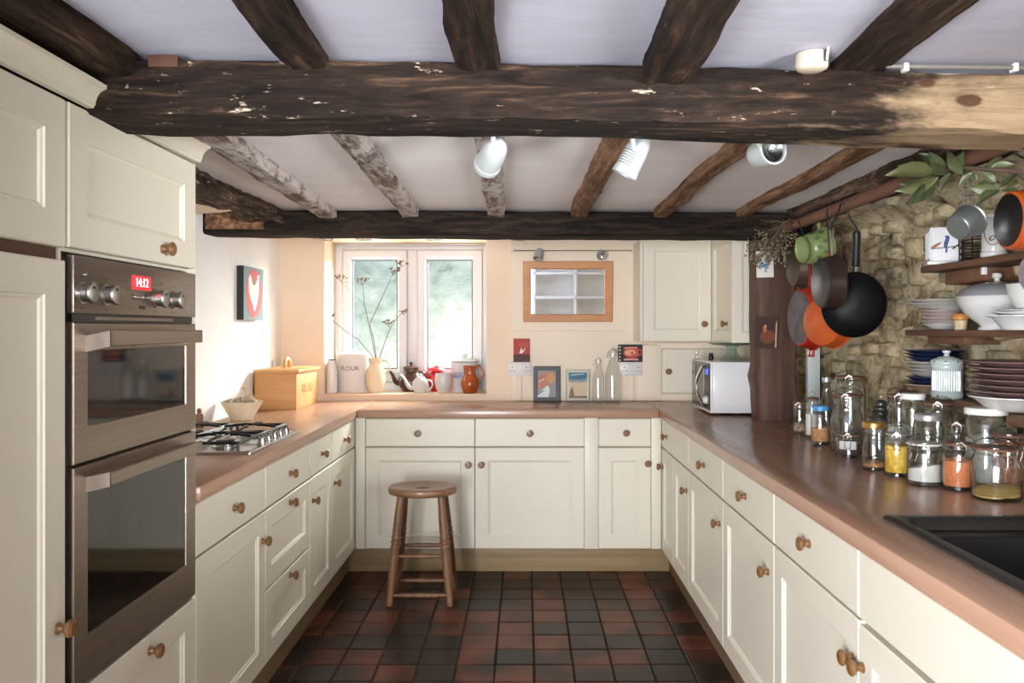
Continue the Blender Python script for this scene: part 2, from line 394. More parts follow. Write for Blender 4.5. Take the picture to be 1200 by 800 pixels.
# outside: rising bank with shrubs of light
def bank_mat():
    m, t, b = nt('overgrown_bank')
    geo = N(t, 'ShaderNodeNewGeometry')
    f = noise(t, geo.outputs['Position'], 3.2, 6, .65, .5)
    c = ramp(t, [(.3,(124,140,134)),(.45,(164,178,174)),(.6,(190,200,198)),(.75,(212,217,216))], f)
    t.links.new(c, b.inputs['Base Color']); b.inputs['Roughness'].default_value = .9
    bump(t, b, noise(t, geo.outputs['Position'], 9, 5), .6, .05); return m
bk = MB(); nx, nz = 40, 30; vs = []; fs = []
for j in range(nz+1):
    for i in range(nx+1):
        x = -6+10*i/nx; z = -.3+3.0*j/nz
        y = 6.7 + .55*max(z, 0)**1.3 + .25*mnoise.noise(Vector((x*1.1, z*1.3, 1))) + .1*mnoise.noise(Vector((x*4, z*4, 5)))
        vs.append((x, y, z))
for j in range(nz):
    for i in range(nx): a = j*(nx+1)+i; fs.append((a, a+1, a+nx+2, a+nx+1))
bk.add(vs, fs); struct(bk.build('garden_bank', bank_mat(), smooth=80))
struct(MB().box(-6, 4, 5.34, 7.2, -.4, -.3).build('garden_ground', bank_mat(), smooth=0))

# boards and casing on the back wall
tr = MB().box(-.079, .705, YB-.022, YB-.002, .897, 1.885); tr.box(-.079, .62, YB-.028, YB-.022, 1.322, 1.326)
struct(tr.build('trim_1', M_panelc, bevel=.003))
struct(MB().box(-.02+.705, .83, YB-.03, YB-.002, .897, 1.235).build('trim_2', M_panelc, bevel=.003))

# right wall: rubble stones bedded in lime mortar
def mortar_mat():
    m, t, b = nt('lime_mortar')
    geo = N(t, 'ShaderNodeNewGeometry'); P = geo.outputs['Position']
    f = noise(t, P, 7, 6, .7, .4)
    c = ramp(t, [(.36,(66,55,40)),(.44,(158,141,108)),(.54,(206,192,158)),(.70,(230,220,190))], f)
    h_ = noise(t, P, 40, 5, .75); c = mix(t, ramp(t, [(.56,(0,0,0,1)),(.66,(.8,.8,.8,1))], h_), c, (58,48,36))
    g = noise(t, P, 2.6, 3, .6); c = mix(t, ramp(t, [(.52,(0,0,0,1)),(.7,(.7,.7,.7,1))], g), c, (124,84,56))
    t.links.new(c, b.inputs['Base Color']); b.inputs['Roughness'].default_value = .95
    bump(t, b, noise(t, P, 26, 6, .7), 1.0, .012); return m
def stone_mat():
    m, t, b = nt('rubble_stone')
    geo = N(t, 'ShaderNodeNewGeometry'); P = geo.outputs['Position']; oi = N(t, 'ShaderNodeObjectInfo')
    base = ramp(t, [(0,(96,89,77)),(.15,(150,136,110)),(.35,(194,179,144)),(.5,(164,124,94)),(.62,(128,120,102)),(.8,(206,192,158)),(1,(106,102,93))], oi.outputs['Random'])
    f = noise(t, P, 16, 6, .7, .3)
    c = mix(t, ramp(t, [(.40,(0,0,0,1)),(.56,(.9,.9,.9,1))], f), base, (196,182,146))
    g = noise(t, P, 30, 5, .7); c = mix(t, ramp(t, [(.52,(0,0,0,1)),(.72,(.8,.8,.8,1))], g), c, (52,45,36))
    t.links.new(c, b.inputs['Base Color']); b.inputs['Roughness'].default_value = .95
    bump(t, b, noise(t, P, 34, 5, .7), .9, .010); return m
M_mortar = mortar_mat(); M_stone = stone_mat()
mw = MB(); ny, nz = 110, 40; vs = []; fs = []
for j in range(nz+1):
    for i in range(ny+1):
        y = 1.2+3.8*i/ny; z = .6+1.3*j/nz
        x = XR + .020*mnoise.noise(Vector((y*5, z*6, 0))) + .012*mnoise.noise(Vector((y*15, z*15, 7))) + .012
        x -= .21*min(1, max(0, (z-1.73)/.13))**1.4
        vs.append((x, y, z))
for j in range(nz):
    for i in range(ny): a = j*(ny+1)+i; fs.append((a, a+ny+1, a+ny+2, a+1))
mw.add(vs, fs); mw.box(XR+.06, XR+.3, -2.2, 5.34, -.06, 2.05); mw.box(XR, XR+.06, -2.2, 1.2, -.06, 2.05)
wright = struct(mw.build('wall_right', M_mortar, smooth=60))
smes = []
for k in range(10):
    rg = random.Random(k); n = 9
    a0 = [2*PI*(i+rg.uniform(-.25,.25))/n for i in range(n)]
    rr_ = []
    for a in a0:
        q = max(abs(math.cos(a)), abs(math.sin(a))); rr_.append(min(1.0, .5/q*rg.uniform(.86,1.0))*1.0)
    ring = lambda s, x: [(x+rg.uniform(-.05,.05)*abs(x), math.cos(a)*r*s, math.sin(a)*r*s) for a, r in zip(a0, rr_)]
    mb = MB(); mb.loft([ring(1.0,.4), ring(.98,-.15), ring(.80,-.45), ring(.4,-.55)])
    smes.append(mb.mesh('stone', M_stone, 50))
z = 1.0
rg = random.Random(5)
while z < 1.86:
    hh = rg.uniform(.07,.125); y = 1.5+rg.uniform(0,.1)
    while y < 4.55:
        ww = rg.uniform(.09,.26)
        if rg.random() < .80:
            o = link('stone', smes[rg.randrange(10)], wright, (XR+.002-.21*min(1, max(0, (z+hh/2-1.73)/.13))**1.4, y+ww/2, z+hh/2+rg.uniform(-.008,.008)), (rg.uniform(-.14,.14), 0, rg.uniform(-.08,.08)))
            o.scale = (rg.uniform(.05,.085), (ww-.02)*rg.uniform(.85,1), (hh-.018)*rg.uniform(.8,1))
        y += ww
    z += hh

# ================================================================== BEAMS
def timber(p0, p1, w_, h_, seed, nseg=26, jit=.006, bow=.004, taper=None, rough_edge=1.0, c=.16):
    """irregular hewn timber between two centre points; w_ across, h_ high"""
    p0, p1 = Vector(p0), Vector(p1); d = (p1-p0); L = d.length; d.normalize()
    side = d.cross(Vector((0,0,1))).normalized(); up = side.cross(d)
    base = []
    for (u, v) in ((-1,-1+c),(-1,-.3),(-1,.3),(-1,1-c),(-1+c,1),(-.3,1),(.3,1),(1-c,1),(1,1-c),(1,.3),(1,-.3),(1,-1+c),(1-c,-1),(.3,-1),(-.3,-1),(-1+c,-1)):
        base.append((u*.5, v*.5))
    rings = []
    for i in range(nseg+1):
        t = i/nseg; q = p0+d*L*t
        hh = h_*(1 if not taper else (taper[0]+(taper[1]-taper[0])*t)); ww = w_
        b1 = bow*mnoise.noise(Vector((t*3, seed, 0)))*2; b2 = bow*mnoise.noise(Vector((t*3, seed, 9)))*2
        ring = []
        for k, (u, v) in enumerate(base):
            n1 = mnoise.noise(Vector((t*L*7, k*.9, seed)))*jit + mnoise.noise(Vector((t*L*22, k*1.7, seed+4)))*jit*.45*rough_edge
            n2 = mnoise.noise(Vector((t*L*7, k*.9, seed+20)))*jit
            ring.append(q + side*(u*ww+b1+n1) + up*(v*hh+b2+n2))
        rings.append(ring)
    return MB().loft(rings)
# main cross beam (front)
tim = timber((-1.45,1.805,1.868), (1.68,1.805,1.806), .172, .120, 1, 60, .008, .006, c=.07)
ob = tim.build('oak_beam', M_beam, smooth=50); tag(ob, 'long dark oak cross beam nearest the camera, pale and knotty at its right end', 'beam')
tim = timber((-1.49,3.85,1.833), (1.33,3.85,1.816), .20, .112, 2, 50, .005, .004)
tag(tim.build('oak_beam', M_beamd, smooth=50), 'blackened oak beam over the window side, resting on the upright post', 'beam')
bd = MB(); bd.box(-1.47,-1.205,3.726,3.748,1.795,1.882)
tag(bd.build('timber_board', M_joistr, bevel=.003), 'short brown board fixed to the left end of the blackened beam', 'board')
G = 'ceiling joists'
for i, (x0, x1, wd, hd, zb, lab) in enumerate([(-.433,-.463,.086,.09,1.888,'dark front ceiling joist, left of the one above the stool'),
        (-.098,-.098,.093,.10,1.886,'dark front ceiling joist in the middle, straight above the stool side'),
        (.283,.305,.105,.12,1.858,'thick rounded front ceiling joist right of the middle'),
        (.69,.716,.125,.10,1.888,'dark front ceiling joist beside the smoke alarm')]):
    tim = timber((x0,.6,zb+hd/2), (x1,1.735,zb+hd/2), wd, hd, 10+i, 26, .007, .006)
    tag(tim.build('ceiling_joist', M_joistf, smooth=50), lab, 'joist')
tim = timber((-1.06,.6,1.915), (-1.06,1.735,1.915), .46, .09, 31, 24, .008, .006)
tag(tim.build('ceiling_joist', M_joistf, smooth=50), 'broad dark joist above the left tall cupboard, topmost corner', 'joist')
for i, (xa, xb, wd, zb, mt, lab) in enumerate([(-.845,-.915,.088,1.848,M_joistb,'flaking rear ceiling joist nearest the oven'),
        (-.465,-.532,.078,1.852,M_joistb,'whitewashed rear ceiling joist, second from the oven'),
        (-.092,-.134,.078,1.852,M_joistb,'whitewashed rear ceiling joist behind the egg shaped spotlight'),
        (.262,.25,.075,1.852,M_joistr,'brown rear ceiling joist left of the white ribbed spotlight'),
        (.625,.628,.066,1.852,M_joistr,'brown rear ceiling joist beside the spotlight facing the camera'),
        (1.0,1.01,.06,1.852,M_joistr,'brown rear ceiling joist closest to the stone wall')]):
    tim = timber((xa,1.88,zb+.035), (xb,3.76,zb+.035), wd, .07, 40+i, 40, .006, .006)
    tag(tim.build('ceiling_joist', mt, smooth=50), lab, 'joist')
for i, x in enumerate((-1.21,-.97,-.545,-.03)):
    tim = timber((x,3.94,1.905), (x-.01,4.955,1.905), .09, .07, 60+i, 16, .006, .004)
    tag(tim.build('joist_end', M_joistb, smooth=50), ['joist end over the left edge of the window recess','joist end over the left casement','joist end over the right casement','joist end over the upper corner of the wall board'][i], 'joist')
tim = timber((1.262,1.86,1.853), (1.262,3.76,1.853), .085, .09, 71, 60, .014, .01, rough_edge=1.8)
tag(tim.build('wall_plate', M_plate, smooth=50), 'rough knotted wall plate timber along the top of the stone wall', 'beam')
# broken timber and lumpy plaster over the left wall
tim = timber((-1.215,2.1,1.862), (-1.205,3.76,1.856), .17, .065, 81, 44, .016, .01, rough_edge=1.8)
tag(tim.build('broken_timber', M_plate, smooth=50), 'splintered brown timber edge above the left wall', 'beam')
rings = []
for i in range(25):
    t = i/24; y = 2.4+1.22*t
    k = min(1, (1-t)*7)**.5
    n = lambda s: .012*mnoise.noise(Vector((y*6, s, 2)))
    rings.append([(-1.488,y,1.884),(-1.488,y,1.872-.040*k),(-1.40,y,1.878-.052*k+n(1)),(-1.32,y,1.878-.050*k+n(2)),(-1.26+n(5),y,1.878-.04*k+n(3)),(-1.21+n(6),y,1.878-.02*k+n(4)),(-1.22,y,1.884)])
lp = MB().loft(rings).build('wall_plaster_edge', M_wallc, smooth=70)
tag(lp, 'lumpy cream plaster ledge under the splintered timber on the left', 'plaster')
# post
rings = []
for i in range(31):
    t = i/30; z = ZW1+ (1.80-ZW1)*t
    lean = -.012*(t-.5); kn = .014*math.exp(-((z-1.10)/.035)**2)
    bulge = .006*mnoise.noise(Vector((z*4, 1, 1)))
    x0 = 1.114+lean-kn+bulge; x1 = 1.31+lean*.5+.008*mnoise.noise(Vector((z*5, 5, 1)))
    ring = []
    for (u, v) in ((0,.1),(.08,0),(.3,-.01),(.5,-.012),(.75,-.005),(.93,.02),(1,.2),(1,.5),(1,.9),(.9,1),(.5,1),(.1,1),(0,.9),(0,.5)):
        ring.append((x0+(x1-x0)*u+.003*mnoise.noise(Vector((z*9,u*5,v*5))), 3.885+.15*v+.003*mnoise.noise(Vector((z*9,u*5+9,v*5))), z))
    rings.append(ring)
tag(MB().loft(rings).build('oak_post', M_post, smooth=50), 'rough upright oak post standing on the worktop beside the microwave', 'post')
# plinths
struct(MB().box(FL-.046, FR+.051, FB+.045, FB+.06, 0, .134).build('baseboard_back', M_oak, bevel=.001))
struct(MB().box(FL-.06, FL-.045, 2.28, FB+.045, 0, .134).build('baseboard_left', M_oaky, bevel=.001))
struct(MB().box(FR+.05, FR+.065, .5, FB+.045, 0, .134).build('baseboard_right', M_oaky, bevel=.001))
# ================================================================== CABINETS
kb = MB(); kb.lathe([(.0115,0),(.0115,.003),(.0085,.006),(.007,.012),(.0085,.017),(.015,.020),(.0182,.025),(.0178,.029),(.0155,.0315),(.013,.0318),(.0115,.0335),(.004,.0338)], 20, Matrix.Rotation(PI/2, 4, 'X'))
KNOB = kb.mesh('knob', M_knob, 30)
_fronts = {}
def rect(x0, x1, z0, z1, y): return [(x0,y,z0),(x1,y,z0),(x1,y,z1),(x0,y,z1)]
def front_mesh(w_, h_, kind, mt, fw=.07):
    key = (round(w_,4), round(h_,4), kind, mt.name)
    if key not in _fronts:
        mb = MB(); t_ = .02
        r = lambda i, y: rect(i, w_-i, i, h_-i, y)
        if kind == 'flat': mb.loft([r(0,t_), r(0,.004), r(.004,0)])
        else: mb.loft([r(0,t_), r(0,.003), r(.003,0), r(fw,0), r(fw+.002,.004), r(fw+.007,.0055), r(fw+.011,.0095)])
        _fronts[key] = mb.mesh('front', mt, 20)
    return _fronts[key]
def add_front(root, name, kind, x0, x1, z0, z1, knob=None, gap=.0015, mt=None):
    o = link(name, front_mesh(x1-x0-2*gap, z1-z0-2*gap, kind, mt or M_cream), root, (x0+gap, 0, z0+gap))
    if knob:
        for kx, kz in (knob if isinstance(knob, list) else [knob]):
            link('knob', KNOB, o, (kx-x0-gap, .0003, kz-z0-gap))
    return o
def cabinet(label, loc, rot, w_, fronts, depth=.5, z0=.135, z1=.849, name='base_cabinet', cat='cabinet', group=None):
    t_ = thing(name, label, cat, loc, rot, group)
    MB().box(.001, w_-.001, .0205, depth, z0, z1).build('body', M_carcass, t_, smooth=0)
    for f in fronts: add_front(t_, *f)
    return t_
ZD0, ZD1, ZR0, ZR1 = .135, .688, .692, .846
# --- back run (faces the camera, doors at Y = FB)
def backunit(label, x0, x1, fronts): return cabinet(label, (x0, FB, 0), 0, x1-x0, fronts)
w1 = .598
backunit('cream base cabinet behind the stool, one drawer over one door', -.870, -.272, [('drawer','flat',0,w1,ZR0,ZR1,(w1/2-.01,.766)), ('door','shaker',0,w1,ZD0,ZD1,(w1-.035,.596))])
backunit('cream base cabinet in the middle of the back run', -.272, .3257, [('drawer','flat',0,w1,ZR0,ZR1,(w1/2,.766)), ('door','shaker',0,w1,ZD0,ZD1,(.035,.596))])
pl = MB().box(.3257, .400, FB, FB+.5, .135, .849).build('filler_panel', M_cream, bevel=.002); tag(pl, 'plain cream filler panel between the two right back cabinets', 'panel')
backunit('narrow cream base cabinet at the right end of the back run', .400, .689, [('drawer','flat',0,.289,ZR0,ZR1,(.150,.768)), ('door','shaker',0,.289,ZD0,ZD1,(.268,.602))])
pl = MB().box(FL+.001, -.8715, FB, FB+.5, .135, .849).build('filler_panel', M_cream, bevel=.002); tag(pl, 'narrow cream corner post at the left end of the back run', 'panel')
pl = MB().box(.6905, FR-.001, FB, FB+.5, .135, .849).build('filler_panel', M_cream, bevel=.002); tag(pl, 'narrow cream corner post at the right end of the back run', 'panel')
# --- left run (faces right); local x runs away from the camera
def leftunit(label, y0, y1, fronts): return cabinet(label, (FL, y0, 0), PI/2, y1-y0, fronts)
a, b_, c_, d_, e_ = 2.279, 2.891, 3.488, 3.889, 4.412
leftunit('cream base cabinet next to the oven, drawer over tall door', a, b_, [('drawer','flat',0,b_-a,ZR0,ZR1,(2.575-a,.768)), ('door','shaker',0,b_-a,ZD0,ZD1,(2.852-a,.590))])
leftunit('cream three drawer base cabinet under the hob', b_, c_, [('drawer','flat',0,c_-b_,ZR0,ZR1,(3.19-b_,.768)), ('drawer','shaker',0,c_-b_,.402,ZD1,(3.19-b_,.654)), ('drawer','shaker',0,c_-b_,ZD0,.398,(3.19-b_,.368))])
leftunit('narrow cream base cabinet, second from the back left corner', c_, d_, [('drawer','flat',0,d_-c_,ZR0,ZR1,((d_-c_)/2,.768)), ('door','shaker',0,d_-c_,ZD0,ZD1,(3.532-c_,.588))])
leftunit('cream base cabinet in the back left corner', d_, e_, [('drawer','flat',0,e_-d_,ZR0,ZR1,(4.148-d_,.768)), ('door','shaker',0,e_-d_,ZD0,ZD1,(3.935-d_,.588))])
# --- right run (faces left); local x runs towards the camera
def rightunit(label, y0, y1, fronts, top=.849): return cabinet(label, (FR, y1, 0), -PI/2, y1-y0, fronts, depth=.55, z1=top)
K = lambda y1, y, z: (y1-y, z)
rightunit('cream corner cabinet in the back right corner, one drawer over two narrow doors', 3.69, 4.412, [('drawer','flat',0,.722,ZR0,ZR1,K(4.412,4.25,.768)),
    ('door','shaker',0,.342,ZD0,ZD1,K(4.412,4.375,.59)), ('door','shaker',.342,.722,ZD0,ZD1,K(4.412,3.725,.592))])
rightunit('cream base cabinet in front of the oak post', 3.05, 3.69, [('drawer','flat',0,.64,ZR0,ZR1,K(3.69,3.365,.77)), ('door','shaker',0,.64,ZD0,ZD1,K(3.69,3.10,.592))])
rightunit('cream base cabinet below the glass jars', 2.424, 3.05, [('drawer','flat',0,.626,ZR0,ZR1,K(3.05,2.735,.772)), ('door','shaker',0,.626,ZD0,ZD1,K(3.05,2.48,.594))])
rightunit('cream base cabinet at the far side of the sink', 1.81, 2.424, [('drawer','flat',0,.614,ZR0,ZR1,K(2.424,2.122,.775)), ('door','shaker',0,.614,ZD0,ZD1,K(2.424,1.84,.592))])
rightunit('cream sink cabinet nearest the camera with a plain false drawer front', .85, 1.81, [('false_drawer','flat',0,.96,ZR0,ZR1,None), ('door','shaker',0,.48,ZD0,ZD1-.006,K(1.81,1.785,.592)), ('door','shaker',.48,.96,ZD0,ZD1,None)], .69)
# --- tall units
OY0, OY1 = 1.643, 2.277
oh = thing('oven_housing', 'cream tall oven housing with top cupboard and bottom drawer', 'cabinet', (FL, OY0, 0), PI/2)
W_ = OY1-OY0
hb = MB(); hb.box(0,.010,.021,.55,.135,1.80); hb.box(W_-.004,W_,.0,.55,.135,1.80); hb.box(.01,W_-.004,.021,.55,1.497,1.80); hb.box(.01,W_-.004,.021,.55,.135,.588)
hb.build('body', M_cream, oh, smooth=0)
add_front(oh, 'door', 'shaker', 0, W_, 1.503, 1.801, (.425, 1.541))
add_front(oh, 'drawer', 'shaker', 0, W_, .135, .585, (.355, .545))
tc = thing('tall_cupboard', 'cream tall larder cupboard at the left edge, doors above and below', 'cabinet', (FL, .84, 0), PI/2)
W2 = 1.635-.84
MB().box(0, W2, .021, .55, .135, 1.80).build('body', pbr('brown_carcass', (92,66,50), .6), tc, smooth=0)
add_front(tc, 'door', 'shaker', 0, W2, 1.500, 1.801); 
add_front(tc, 'door', 'shaker', 0, W2, .135, 1.477, (W2-.03, .745))
struct(MB().box(FL-.06, FL-.045, .5, 2.277, 0, .134).build('baseboard_left', M_oaky, bevel=.001))
# cornice in two runs, cut around the beam
def cornice(y0, y1, label):
    prof = [(0,0),(.0145,0),(.0155,.005),(.018,.0065),(.019,.013),(.0225,.024),(.0295,.033),(.0385,.0385),(.0425,.0395),(.0435,.0475),(0,.0475)]
    mb = MB().loft([[(FL+px, y, 1.8035+pz) for px, pz in prof] for y in (y0, y1)])
    tag(mb.build('cornice', M_cream, smooth=25), label, 'cornice')
cornice(.8, 1.716, 'cream moulded cornice above the larder cupboard, in front of the big beam')
cornice(1.897, 2.277, 'short cream moulded cornice behind the big beam')
# --- double oven
ov = thing('double_oven', 'brown steel built in double oven with red clock display', 'oven', (FL, OY0+.010, 0), PI/2)
WO = W_-.014
def ol(Y): return Y-(OY0+.010)
MB().box(0, WO, .012, .52, .592, 1.488).build('oven_body', M_black, ov, smooth=0)
cp = MB().box(.006, WO, -.002, .012, 1.370, 1.490).build('control_panel', M_steel, ov, bevel=.0015)
vg = MB(); vg.box(.01, WO-.01, .004, .011, 1.352, 1.369); vg.m = 1; vg.box(.10, WO-.14, .001, .004, 1.357, 1.364); vg.build('vent_slot', [M_black, M_steel], ov, smooth=0)
kn = MB(); kn.lathe([(.0235,0),(.0235,.003),(.0195,.004),(.0185,.016),(.0225,.018),(.0228,.023),(.020,.026),(.010,.0245),(.002,.0242)], 28, Matrix.Rotation(PI/2,4,'X'))
KM = kn.mesh('control_knob', M_knobsteel, 30)
for Y in (1.690, 1.785, 2.03, 2.132):
    k_ = link('control_knob', KM, cp, (ol(Y), -.002, 1.413))
    MB().box(-.0012,.0012,-.0275,-.0245,.008,.014).build('pointer', M_black, k_, smooth=0)
M_red = pbr('clock_glow', (60,6,8), .3, emit=((255,40,50), 1.6)); M_redhot = pbr('clock_digits', (255,200,200), .3, emit=((255,205,205), 2.2))
dp = MB().box(ol(1.905), ol(1.998), -.0035, -.002, 1.431, 1.464).build('display', M_red, cp, smooth=0)
text('digits', '14:12', .030, M_redhot, dp, T(ol(1.9515), -.0040, 1.4475) @ Matrix.Rotation(PI/2,4,'X'))
for Y in (1.912, 1.948, 1.984):
    mb = MB(); mb.lathe([(.0055,0),(.0055,.006),(.004,.0075)], 12, T(ol(Y),-.002,1.413) @ Matrix.Rotation(PI/2,4,'X')); mb.build('button', M_knobsteel, cp)
for Y in (1.70, 2.055):
    mb = MB(); mb.lathe([(.005,0),(.005,.003),(.003,.0045)], 12, T(ol(Y),-.002,1.452) @ Matrix.Rotation(PI/2,4,'X')); mb.build('indicator_lamp', M_chrome, cp)
mk = MB()
for Y in (1.69,1.785,2.03,2.132):
    mk.box(ol(Y)-.009, ol(Y)+.009, -.0024, -.002, 1.380, 1.3815); mk.box(ol(Y)-.008, ol(Y)+.008, -.0024, -.002, 1.446, 1.4472)
mk.box(ol(1.94), ol(1.97), -.0024, -.002, 1.385, 1.393)
mk.build('panel_marks', pbr('dark_print', (60,52,46), .5), cp, smooth=0)['kind'] = 'stuff'
def oven_door(z0, z1, gz0, gz1, hz0, hz1):
    y0, y1 = ol(1.712), ol(2.21)
    mb = MB()
    r = lambda a, b2, c, d, y: rect(a, b2, c, d, y)
    mb.loft([r(.006,WO,z0,z1,.012), r(.006,WO,z0,z1,.001), r(.008,WO-.002,z0+.002,z1-.002,-.002), r(y0,y1,gz0,gz1,-.002), r(y0+.001,y1-.001,gz0+.001,gz1-.001,.001), r(y0+.001,y1-.001,gz0+.001,gz1-.001,.006)], cap=False)
    d = mb.build('oven_door', M_steel, ov, smooth=25)
    MB().box(y0, y1, .0005, .004, gz0, gz1).build('door_glass', M_ovenglass, d, smooth=0)
    h = MB(); a, b2 = ol(1.705), ol(2.192); hm = (hz0+hz1)/2
    sec = [(-.002,hz1-.010),(-.050,hz1),(-.053,hz1-.002),(-.053,hz0+.002),(-.050,hz0),(-.045,hz0),(-.045,hz1-.006),(-.002,hz1-.016)]
    h.loft([[(x, y, z) for y, z in sec] for x in (a, b2)])
    h.loft([[(x, y, z) for y, z in [(-.002,hz1-.010),(-.053,hz1-.0005),(-.053,hz0),(-.002,hz0-.012)]] for x in (a-.001, a+.004)])
    h.loft([[(x, y, z) for y, z in [(-.002,hz1-.010),(-.053,hz1-.0005),(-.053,hz0),(-.002,hz0-.004)]] for x in (b2-.004, b2+.001)])
    h.build('door_handle', M_steel, d, smooth=20)
oven_door(1.058, 1.351, 1.132, 1.292, 1.301, 1.334)
oven_door(.593, 1.052, .693, 1.000, 1.006, 1.036)
bl = MB(); bl.box(WO-.006, WO+.003, -.0, .012, .60, 1.488) if False else None

# ================================================================== WORKTOPS, SINK, HOB
tag(MB().box(FL+.014-.0, FR-.015, FB-.02, YB-.003, ZW0, ZW1).build('worktop', M_wtx, bevel=.006), 'beech worktop along the back wall under the window', 'worktop')
tag(MB().box(XL+.002, FL+.014, 2.279, YB-.003, ZW0, ZW1).build('worktop', M_wty, bevel=.006), 'beech worktop on the left carrying the hob', 'worktop')
SX0, SX1, SY0, SY1 = .835, 1.315, .95, 1.905
X0, X1 = FR-.015, XR-.035
wt = MB(); qr = lambda a, b2, c, d, z: [(a,c,z),(b2,c,z),(b2,d,z),(a,d,z)]
o_, i_ = (X0, X1, .6, YB-.003), (SX0+.012, SX1-.012, SY0+.012, SY1-.012)
wt.loft([qr(*o_,ZW1), qr(*i_,ZW1), qr(*i_,ZW0), qr(*o_,ZW0)], cap=False, loop=True)
tagw = tag(wt.build('worktop', M_wty, bevel=.006), 'long beech worktop on the right carrying jars and microwave', 'worktop')
M_sink = pbr('black_granite_sink', (24,24,25), .32, rgb2=(40,40,40), sc=220)
sk = thing('kitchen_sink', 'black composite inset sink in the right worktop', 'sink', (SX0, SY0, ZW1))
sw, sh = SX1-SX0, SY1-SY0
def rrect(x0, x1, y0, y1, z, r, n=5):
    pts = []
    for cx, cy, a0 in ((x1-r,y1-r,0),(x0+r,y1-r,90),(x0+r,y0+r,180),(x1-r,y0+r,270)):
        for i in range(n+1):
            a = R(a0+90*i/n); pts.append((cx+r*math.cos(a), cy+r*math.sin(a), z))
    return pts
s_ = MB()
s_.loft([rrect(.004,sw-.004,.004,sh-.004,-.02,.012), rrect(0,sw,0,sh,0,.016), rrect(.001,sw-.001,.001,sh-.001,.005,.016), rrect(.006,sw-.006,.006,sh-.006,.007,.014),
         rrect(.030,sw-.03,.03,sh-.035,.007,.03), rrect(.034,sw-.034,.034,sh-.04,.003,.03), rrect(.040,sw-.04,.04,sh-.048,-.018,.035),
         rrect(.055,sw-.055,.06,sh-.095,-.02,.045), rrect(.060,sw-.06,.065,sh-.10,-.024,.045), rrect(.068,sw-.068,.075,sh-.11,-.17,.05), rrect(.10,sw-.10,.11,sh-.14,-.185,.04)], cap=False)
nl = 24; s_.f.append(list(range(len(s_.v)-nl, len(s_.v)))); s_.mi.append(0)
s_.build('basin', M_sink, sk, smooth=40)
wst = MB(); wst.lathe([(.001,-.183),(.03,-.183),(.04,-.1815),(.042,-.184)], 20, T(sw/2, sh/2, 0)); wst.build('drain', M_chrome, sk)

hb_ = thing('gas_hob', 'steel four burner gas hob with black iron pan supports', 'hob', (0,0,ZW1))
HX0, HX1, HY0, HY1 = -1.455, -.955, 2.835, 3.42
pb = MB(); r = lambda i, z: rrect(HX0+i, HX1-i, HY0+i, HY1-i, z, .012)
pb.loft([r(.004,.0003), r(0,.0008), r(0,.010), r(.003,.0125), r(.02,.0125), r(.024,.009)]); pb.build('hob_plate', M_chrome, hb_)
for (bx, by, br) in ((-1.33,2.98,.045),(-1.33,3.27,.036),(-1.10,2.98,.036),(-1.10,3.27,.05)):
    b1 = MB(); b1.lathe([(br+.012,.008),(br+.012,.013),(br,.016),(br,.026),(br-.004,.028)], 24, T(bx,by,0)); bo = b1.build('burner', M_chrome, hb_)
    b2 = MB(); b2.lathe([(br-.004,.028),(br-.002,.034),(br-.008,.036),(.002,.036)], 24, T(bx,by,0)); b2.build('burner_cap', M_black, bo)
for (gx0, gx1, lab) in ((-1.44,-1.225,0), (-1.215,-1.0,1)):
    g = MB(); gy0, gy1 = 2.85, 3.405; zt = .048
    bar = lambda p, q, rr=.006: g.tube([p, q], rr, 6)
    for x in (gx0+.008, gx1-.008): bar((x,gy0,zt-.008),(x,gy1,zt-.008))
    for y in (gy0, (gy0+gy1)/2, gy1): bar((gx0+.008,y,zt-.008),(gx1-.008,y,zt-.008))
    cx = (gx0+gx1)/2
    for by in (2.98, 3.27):
        for (dx, dy) in ((1,0),(-1,0),(0,1),(0,-1)):
            ex = cx+dx*.1; ey = by+dy*.135
            g.tube([(ex, ey, zt-.008),(ex, ey, zt),(cx+dx*.055, by+dy*.06, zt+.006),(cx+dx*.026, by+dy*.026, zt+.005)], [.006,.006,.006,.005], 6)
    for x in (gx0+.008, gx1-.008):
        for y in (gy0, gy1): bar((x,y,.0125),(x,y,zt-.008))
    g.build('pan_support', M_iron, hb_)
for i in range(5):
    y = 3.03+.075*i
    kk = MB(); kk.lathe([(.021,.0125),(.021,.016),(.016,.018),(.015,.036),(.013,.039)], 18, T(-.982, y, 0)); ko = kk.build('hob_knob', M_chrome, hb_)
    MB().box(-.982-.0035,-.982+.0035,y-.014,y+.014,.036,.044).build('knob_grip', M_black, ko, smooth=0, bevel=.001)
# ================================================================== BACK WALL
M_enamel = pbr('white_enamel', (222,223,224), .2)
M_blueen = pbr('blue_enamel_rim', (44,64,112), .25)
M_cream_cer = pbr('cream_stoneware', (224,208,180), .35)
M_terra = pbr('orange_brown_glaze', (170,86,38), .2, rgb2=(146,68,28), sc=14)
M_brown = pbr('brown_glaze', (58,36,30), .12, rgb2=(84,54,42), sc=10)
M_redg = pbr('red_enamel', (196,34,40), .2)
M_porc = pbr('white_porcelain', (206,207,204), .2)
M_plastic = pbr('white_plastic', (222,220,217), .4)
M_dot = pbr('socket_hole', (40,36,34), .6)
M_frameoak = wood('golden_frame_wood', [(.3,(176,112,54)),(.7,(200,138,76))], 0, 10, .4, .05)
M_frameblack = pbr('charcoal_frame', (46,52,58), .45)
M_mirror = pbr('mirror_glass', (235,238,238), .03, 1)
M_dry = pbr('dried_stem', (96,78,66), .8); M_seed = pbr('dried_seed', (112,84,68), .85)
